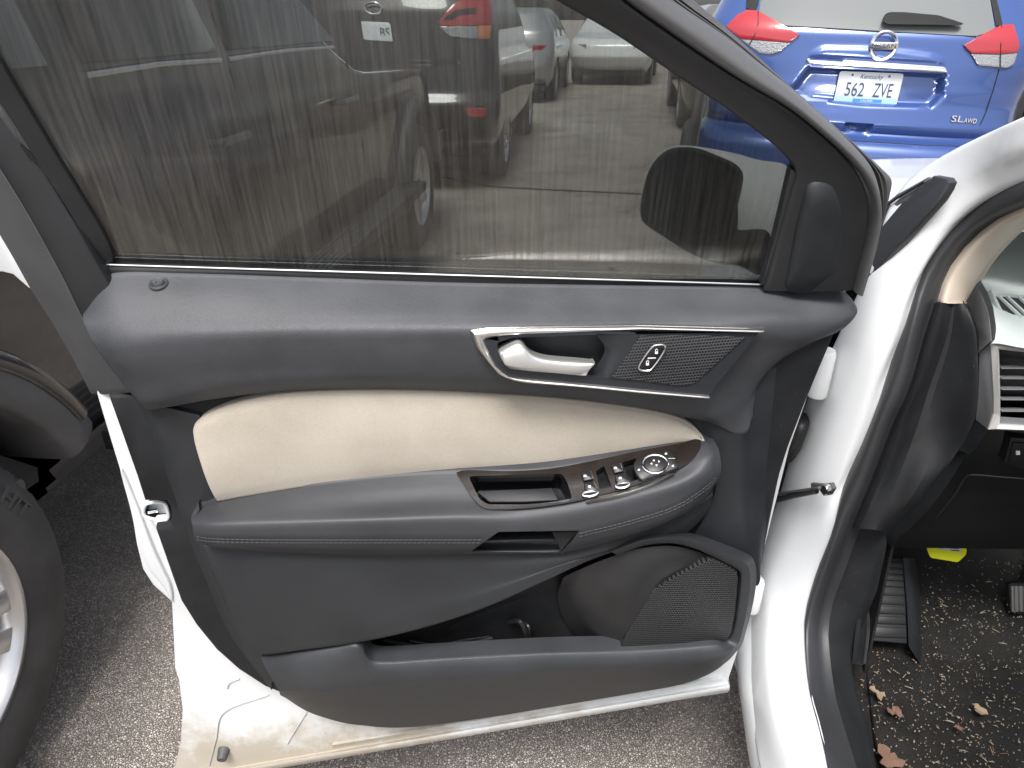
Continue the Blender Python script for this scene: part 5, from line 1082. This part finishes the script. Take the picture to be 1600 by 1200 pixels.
for a_ in (-.088, .088): NBm('plate_screw', lathe([(.0001, .003), (.005, .0025), (.006, 0)], PF.P(a_, .062, 0), PF.C, Z, 10), 'seal_dusty', parent=lp)
# emblem and badges
c_ = NB.hit(1379, 75, .016); EF = Frame(c_, PF.A, nrm(np.cross(-fN, PF.A)), -fN); EF.B = EF.B if EF.B@Z > 0 else -EF.B
em = NBm('emblem', join(tube([EF.P(.058*math.cos(t), .062*math.sin(t), 0) for t in np.linspace(0, 2*math.pi, 40, endpoint=False)], .010, 8, closed=True), plate(roundpoly([EF.P(-.064, -.017, .010), EF.P(.064, -.017, .010), EF.P(.064, .017, .010), EF.P(-.064, .017, .010)], .004), EF.C, .014, .003)), 'chrome')
NBm('emblem_lettering', text('NISSAN', EF, 0, 0, .0112, .018, .112), 'ink', smooth=False, parent=em)
c_ = NB.hit(1505, 187, .005); BF = Frame(c_, nrm(NB.hit(1522, 188, 0)-NB.hit(1486, 186, 0)), uN, -fN)
bd = text('SL', BF, -.032, .002, .004, .030, .060), text('AWD', BF, .034, -.004, .004, .022, .064)
def solid(g, d): 
    n_ = len(g[0]); ed = {}
    for q in g[1]:
        for a, b in zip(q, q[1:]+q[:1]): ed[(a, b)] = ed.get((a, b), 0)+1
    f = list(g[1])+[(a, a+n_, b+n_, b) for a, b in ed if (b, a) not in ed]
    return list(g[0])+[p+d for p in g[0]], f
NBm('trim_badge', join(*[solid(q, fN*.006) for q in bd]), 'vent_silver', smooth=False)
for s_ in (-1, 1):
    for y_ in (.85, 3.55): wheel(blue, ON+rN*s_*.80+fN*y_+Z*.36, rN*s_, .36, .23, .23)

# ---- black pickup-sized vehicle alongside
TS = -1.07; OT = car(TS-.97, -.45, 0)
TB = Body(OT, fwd, rt, Z, [(.42, .90, .1, 5.7, .3, .35), (.50, .955, -.02, 5.85, .3, .45), (.70, .97, -.06, 5.9, .3, .5), (.95, .965, -.06, 5.88, .3, .55), (1.06, .95, -.05, 5.8, .3, .6), (1.09, .94, -.04, 4.4, .3, .4), (1.20, .92, .0, 4.1, .3, .4), (1.26, .90, .05, 4.0, .3, .4), (1.6, .80, .3, 3.3, .3, .3), (1.78, .72, .5, 2.9, .3, .3), (1.82, .55, .8, 2.6, .3, .3)], nr=31, ns=140, nf=31, dz=.02, sm=2)
WR, WFr = (1.20, .378), (5.05, .39)                                   # wheel centres in the vehicle's own length, height
drop = lambda p, z: any((p[1]-y)**2+(z-zc)**2 < .47**2 for y, zc in (WR, WFr)) and p[0] > .6
pick = root('black_pickup', tuple(OT), 'black vehicle alongside with grey wheel arch trim and a big tyre', 'truck')
T_ = lambda name, geo, mats, **k: mk(name, geo, mats, k.pop('parent', pick), **k)
T_('body', TB.geo(drop), 'paint_black', angle=50)
mat('arch_grey', (.085, .084, .084), .5, bump=[('noise', 300, .2, .001)], vary=(10, .8, 1.3))
def flare(y, zc, a0, a1, r0, r1, m_):
    rows = [[OT+rt*(.97+o)+fwd*(y+r*math.cos(a))+Z*(zc+r*math.sin(a)) for a in np.radians(np.linspace(a0, a1, 30))] for r, o in ((r1, -.005), (r1-.004, .030), (r1*.6+r0*.4, .050), (r0+.012, .050), (r0, .036), (r0-.004, -.12))]
    return patch([np.array(q) for q in rows], 29, 20, su=False, skirt=.02, dn=-rt)
T_('wheel_arch_trim', flare(*WR, 20, 186, .455, .56, 0), 'arch_grey', angle=60); T_('wheel_arch_trim', flare(*WFr, 10, 186, .455, .53, 0), 'arch_grey', angle=60)
T_('arch_insert', patch([[OT+rt*(.97+o)+fwd*(WR[0]+r*math.cos(a))+Z*(WR[1]+r*math.sin(a)) for a in np.radians(np.linspace(25, 160, 30))] for r, o in ((.556, .040), (.548, .052), (.525, .057), (.518, .052))], 29, 8, su=False), 'paint_black', angle=60)
for y, zc in (WR, WFr): T_('wheel_well', patch([[OT+rt*x+fwd*(y+.47*math.cos(a))+Z*(zc+.47*math.sin(a)) for a in np.radians(np.linspace(22, 190, 24))] for x in (.97, .55)], 23, 3, su=False), 'wheel_dark'); T_('well_back', plate([OT+rt*.60+fwd*(y+.5*math.cos(a))+Z*(zc+.5*math.sin(a)) for a in np.radians(np.linspace(12, 168, 20))], rt, .01, .002), 'wheel_dark')
for k_, (y, zc) in enumerate((WR, WFr)):
    wo = wheel(pick, OT+rt*.86+fwd*y+Z*zc, rt, zc, .27, .235)
    if k_ == 0:
        # raised lettering on the near sidewall
        ang = math.radians(28); d_ = fwd*math.cos(ang)+Z*math.sin(ang); LF = Frame(OT+rt*(.86+.1425)+fwd*y+Z*zc+d_*.315, nrm(-Z*math.cos(ang)+fwd*math.sin(ang)), d_, rt)
        mk('sidewall_lettering', solid(text('H/T', LF, 0, 0, 0, .032, .075), -rt*.006), 'tyre', wo, smooth=False)
for z_, y0, y1 in ((1.225, 2.10, 2.75), (1.225, 2.80, 3.8)): T_('belt_moulding', tube([TB.pt(1, y0, z_, .004), TB.pt(1, (y0+y1)/2, z_+.006, .004), TB.pt(1, y1, z_, .004)], .009, 8), 'chrome')
T_('side_window', TB.side(1, 2.12, 2.76, 1.25, 1.62, .004, .05, -.05), 'car_glass'); T_('side_window', TB.side(1, 2.84, 3.85, 1.25, 1.62, .004, .0, -.55), 'car_glass'); T_('side_window', TB.side(1, .6, 2.0, 1.25, 1.62, .004, .2, .0), 'car_glass')
for y_ in (2.04, 2.80, 3.95): T_('door_seam', tube([TB.pt(1, y_, .52, .001), TB.pt(1, y_, .8, .001), TB.pt(1, y_, 1.2, .001)], .004, 6), 'wheel_dark')
for y_ in (2.62, 3.75): T_('door_handle', tube([TB.pt(1, y_-.12, 1.02, .008), TB.pt(1, y_-.10, 1.02, .04), TB.pt(1, y_+.08, 1.02, .04), TB.pt(1, y_+.10, 1.02, .008)], .013, 8), 'paint_dark')
T_('front_bumper_trim', TB.side(1, 5.62, 5.9, .46, .62, .012), 'arch_grey')
rb = T_('running_board', box(Frame(OT+rt*1.04+fwd*3.20+Z*.51, fwd, -rt, Z), -1.42, 1.42, -.07, .07, -.05, 0, .01), 'rubber')
for a_ in np.linspace(-.06, .05, 6): T_('step_tread', tube([OT+rt*(1.04-a_)+fwd*1.81+Z*.511, OT+rt*(1.04-a_)+fwd*4.4+Z*.511], .005, 6), 'arch_grey', parent=rb)
T_('body_bolt', lathe([(.0001, .01), (.014, .008), (.016, 0)], sp(25, 760, TS+.0), rt, Z, 12), 'seal_dusty')
T_('sill_bracket', plate([sp(x, y, TS-.02) for x, y in ((-60, 690), (60, 730), (62, 752), (30, 775), (20, 782), (-60, 790))], rt, .03, .004), 'wheel_dark')

# ---- dark grey car beyond it
OS = V(-1.02, 6.35, 0); fS, rS = az(6), az(96)
SB = Body(OS, fS, rS, Z, [(.28, .80, .2, 4.2, .3, .3), (.42, .88, -.06, 4.4, .35, .4), (.60, .905, -.10, 4.5, .4, .5), (.72, .905, -.09, 4.5, .4, .5), (.80, .90, -.03, 4.4, .4, .5), (1.0, .89, .0, 4.2, .4, .5), (1.04, .885, .0, 3.3, .4, .4), (1.25, .87, .03, 3.0, .4, .4), (1.38, .84, .06, 2.85, .4, .4), (1.7, .70, .22, 2.4, .4, .3), (1.78, .6, .5, 2.2, .3, .3)], nr=81, ns=20, nf=17, dz=.02)
dark = root('dark_suv', tuple(OS), 'dark grey car seen through the tinted window, red tail light at its corner', 'car')
S_ = lambda name, geo, mats, **k: mk(name, geo, mats, k.pop('parent', dark), **k)
S_('body', SB.geo(), 'paint_dark', angle=50)
tl_ = S_('tail_light', SB.decal([(684, 37), (709, 6), (745, -6), (771, -6), (769, 39), (745, 40), (696, 41)], .014, 3, 8), 'lamp_red')
S_('reversing_lens', SB.decal([(687, 42), (745, 41.5), (745, 61), (703, 57)], .012, 3, 5), 'lamp_clear', parent=tl_); S_('indicator_lens', SB.decal([(746, 41), (767, 40), (764, 61), (746, 61)], .012, 3, 5), 'lamp_amber', parent=tl_)
S_('lens_mask', SB.decal([(692, 31), (712, 17), (742, 14), (742, 22), (716, 24), (704, 33)], .018, 3, 4), 'wheel_dark', parent=tl_)
S_('rear_reflector', SB.decal([(726, 169), (759, 169), (757, 184), (732, 182)], .008, 3, 4), 'lamp_red')
S_('bumper_cladding', SB.decal([(600, 165), (700, 165), (724, 164), (724, 186), (768, 186), (770, 240), (690, 245), (600, 245)], .006, 5, 6), 'wheel_dark')
slp = S_('license_plate', SB.decal([(565, 34), (612, 36), (614, 65), (566, 62)], .012, 4, 4), 'plate_white')
c_ = SB.hit(602, 51, .0150); S_('plate_lettering', text('BS', Frame(c_, nrm(SB.hit(610, 51, 0)-SB.hit(590, 51, 0)), Z, -fS), 0, 0, 0, .065, .075), 'plate_ink', smooth=False, parent=slp)
c_ = SB.hit(584, 14, .012); S_('emblem', tube([c_+rS*.065*math.cos(t)+Z*.04*math.sin(t) for t in np.linspace(0, 2*math.pi, 28, endpoint=False)], .008, 6, closed=True), 'chrome')
for s_ in (-1, 1):
    for y_ in (.85, 3.5): wheel(dark, OS+rS*s_*.78+fS*y_+Z*.35, rS*s_, .35, .22, .22)

# ---- cars further off
def far_car(name, label, O, heading, pm, k=1.):
    F_, R_ = az(heading), az(heading+90); O = V(*O)
    b_ = Body(O, F_, R_, Z, [(.26, .78, .2, 4.2, .3, .3), (.40, .87, -.02, 4.4, .4, .45), (.58, .90, -.08, 4.5, .45, .5), (.80, .90, -.05, 4.45, .45, .55), (.95, .89, -.02, 4.3, .45, .6), (1.0, .88, -.01, 3.4, .45, .4), (1.12, .86, .04, 3.1, .45, .4), (1.42, .70, .32, 2.5, .4, .3), (1.5, .6, .5, 2.3, .3, .3)], nr=41, ns=40, nf=21, dz=.025)
    r_ = root(name, tuple(O), label, 'car', 'cars parked further off'); q = lambda n_, g_, m_, **kk: mk(n_, g_, m_, kk.pop('parent', r_), **kk)
    q('body', b_.geo(lambda p, z: any((p[1]-y)**2+(z-.34)**2 < .38**2 for y in (.85, 3.55)) and abs(p[0]) > .5), pm, angle=50)
    for s_ in (-1, 1):
        for y_ in (.85, 3.55): wheel(r_, O+R_*s_*.78+F_*y_+Z*.34, R_*s_, .34, .22, .22)
        q('side_window', b_.side(s_, .75, 1.7, 1.03, 1.38, .004, .15, 0), 'car_glass'); q('side_window', b_.side(s_, 1.8, 2.85, 1.03, 1.38, .004, 0, -.35), 'car_glass')
        q('tail_light', patch([[O+R_*s_*x+F_*(y-.012)+Z*z for x, y in ((.55, .0), (.72, .06), (.83, .18), (.885, .32))] for z in (.78, .92)], 10, 3), 'lamp_red')
        q('head_light', patch([[O+R_*s_*x+F_*(y+.012)+Z*z for x, y in ((.50, 4.43), (.68, 4.34), (.80, 4.18), (.86, 4.05))] for z in (.70, .82)], 10, 3), 'lamp_clear')
    q('underbody', plate([O+R_*x+F_*y+Z*.30 for x, y in ((-.76, .1), (.76, .1), (.76, 4.3), (-.76, 4.3))], Z, .1, .01), 'wheel_dark')
    return r_
far_car('parked_car', 'white car far across the lot behind the tinted window', (3.0, 21.5, 0), 192, 'paint_white')
far_car('parked_car', 'taupe car beyond the door mirror with one tyre showing', (3.0, 9.6, 0), 8, 'paint_taupe')
far_car('parked_car', 'dark car side-on at the right edge, past the blue car', (4.95, 9.0, 0), 98, 'paint_dark')
far_car('parked_car', 'silver car behind the dark grey one, nearly hidden', (-.2, 13.5, 0), 8, 'paint_silver')
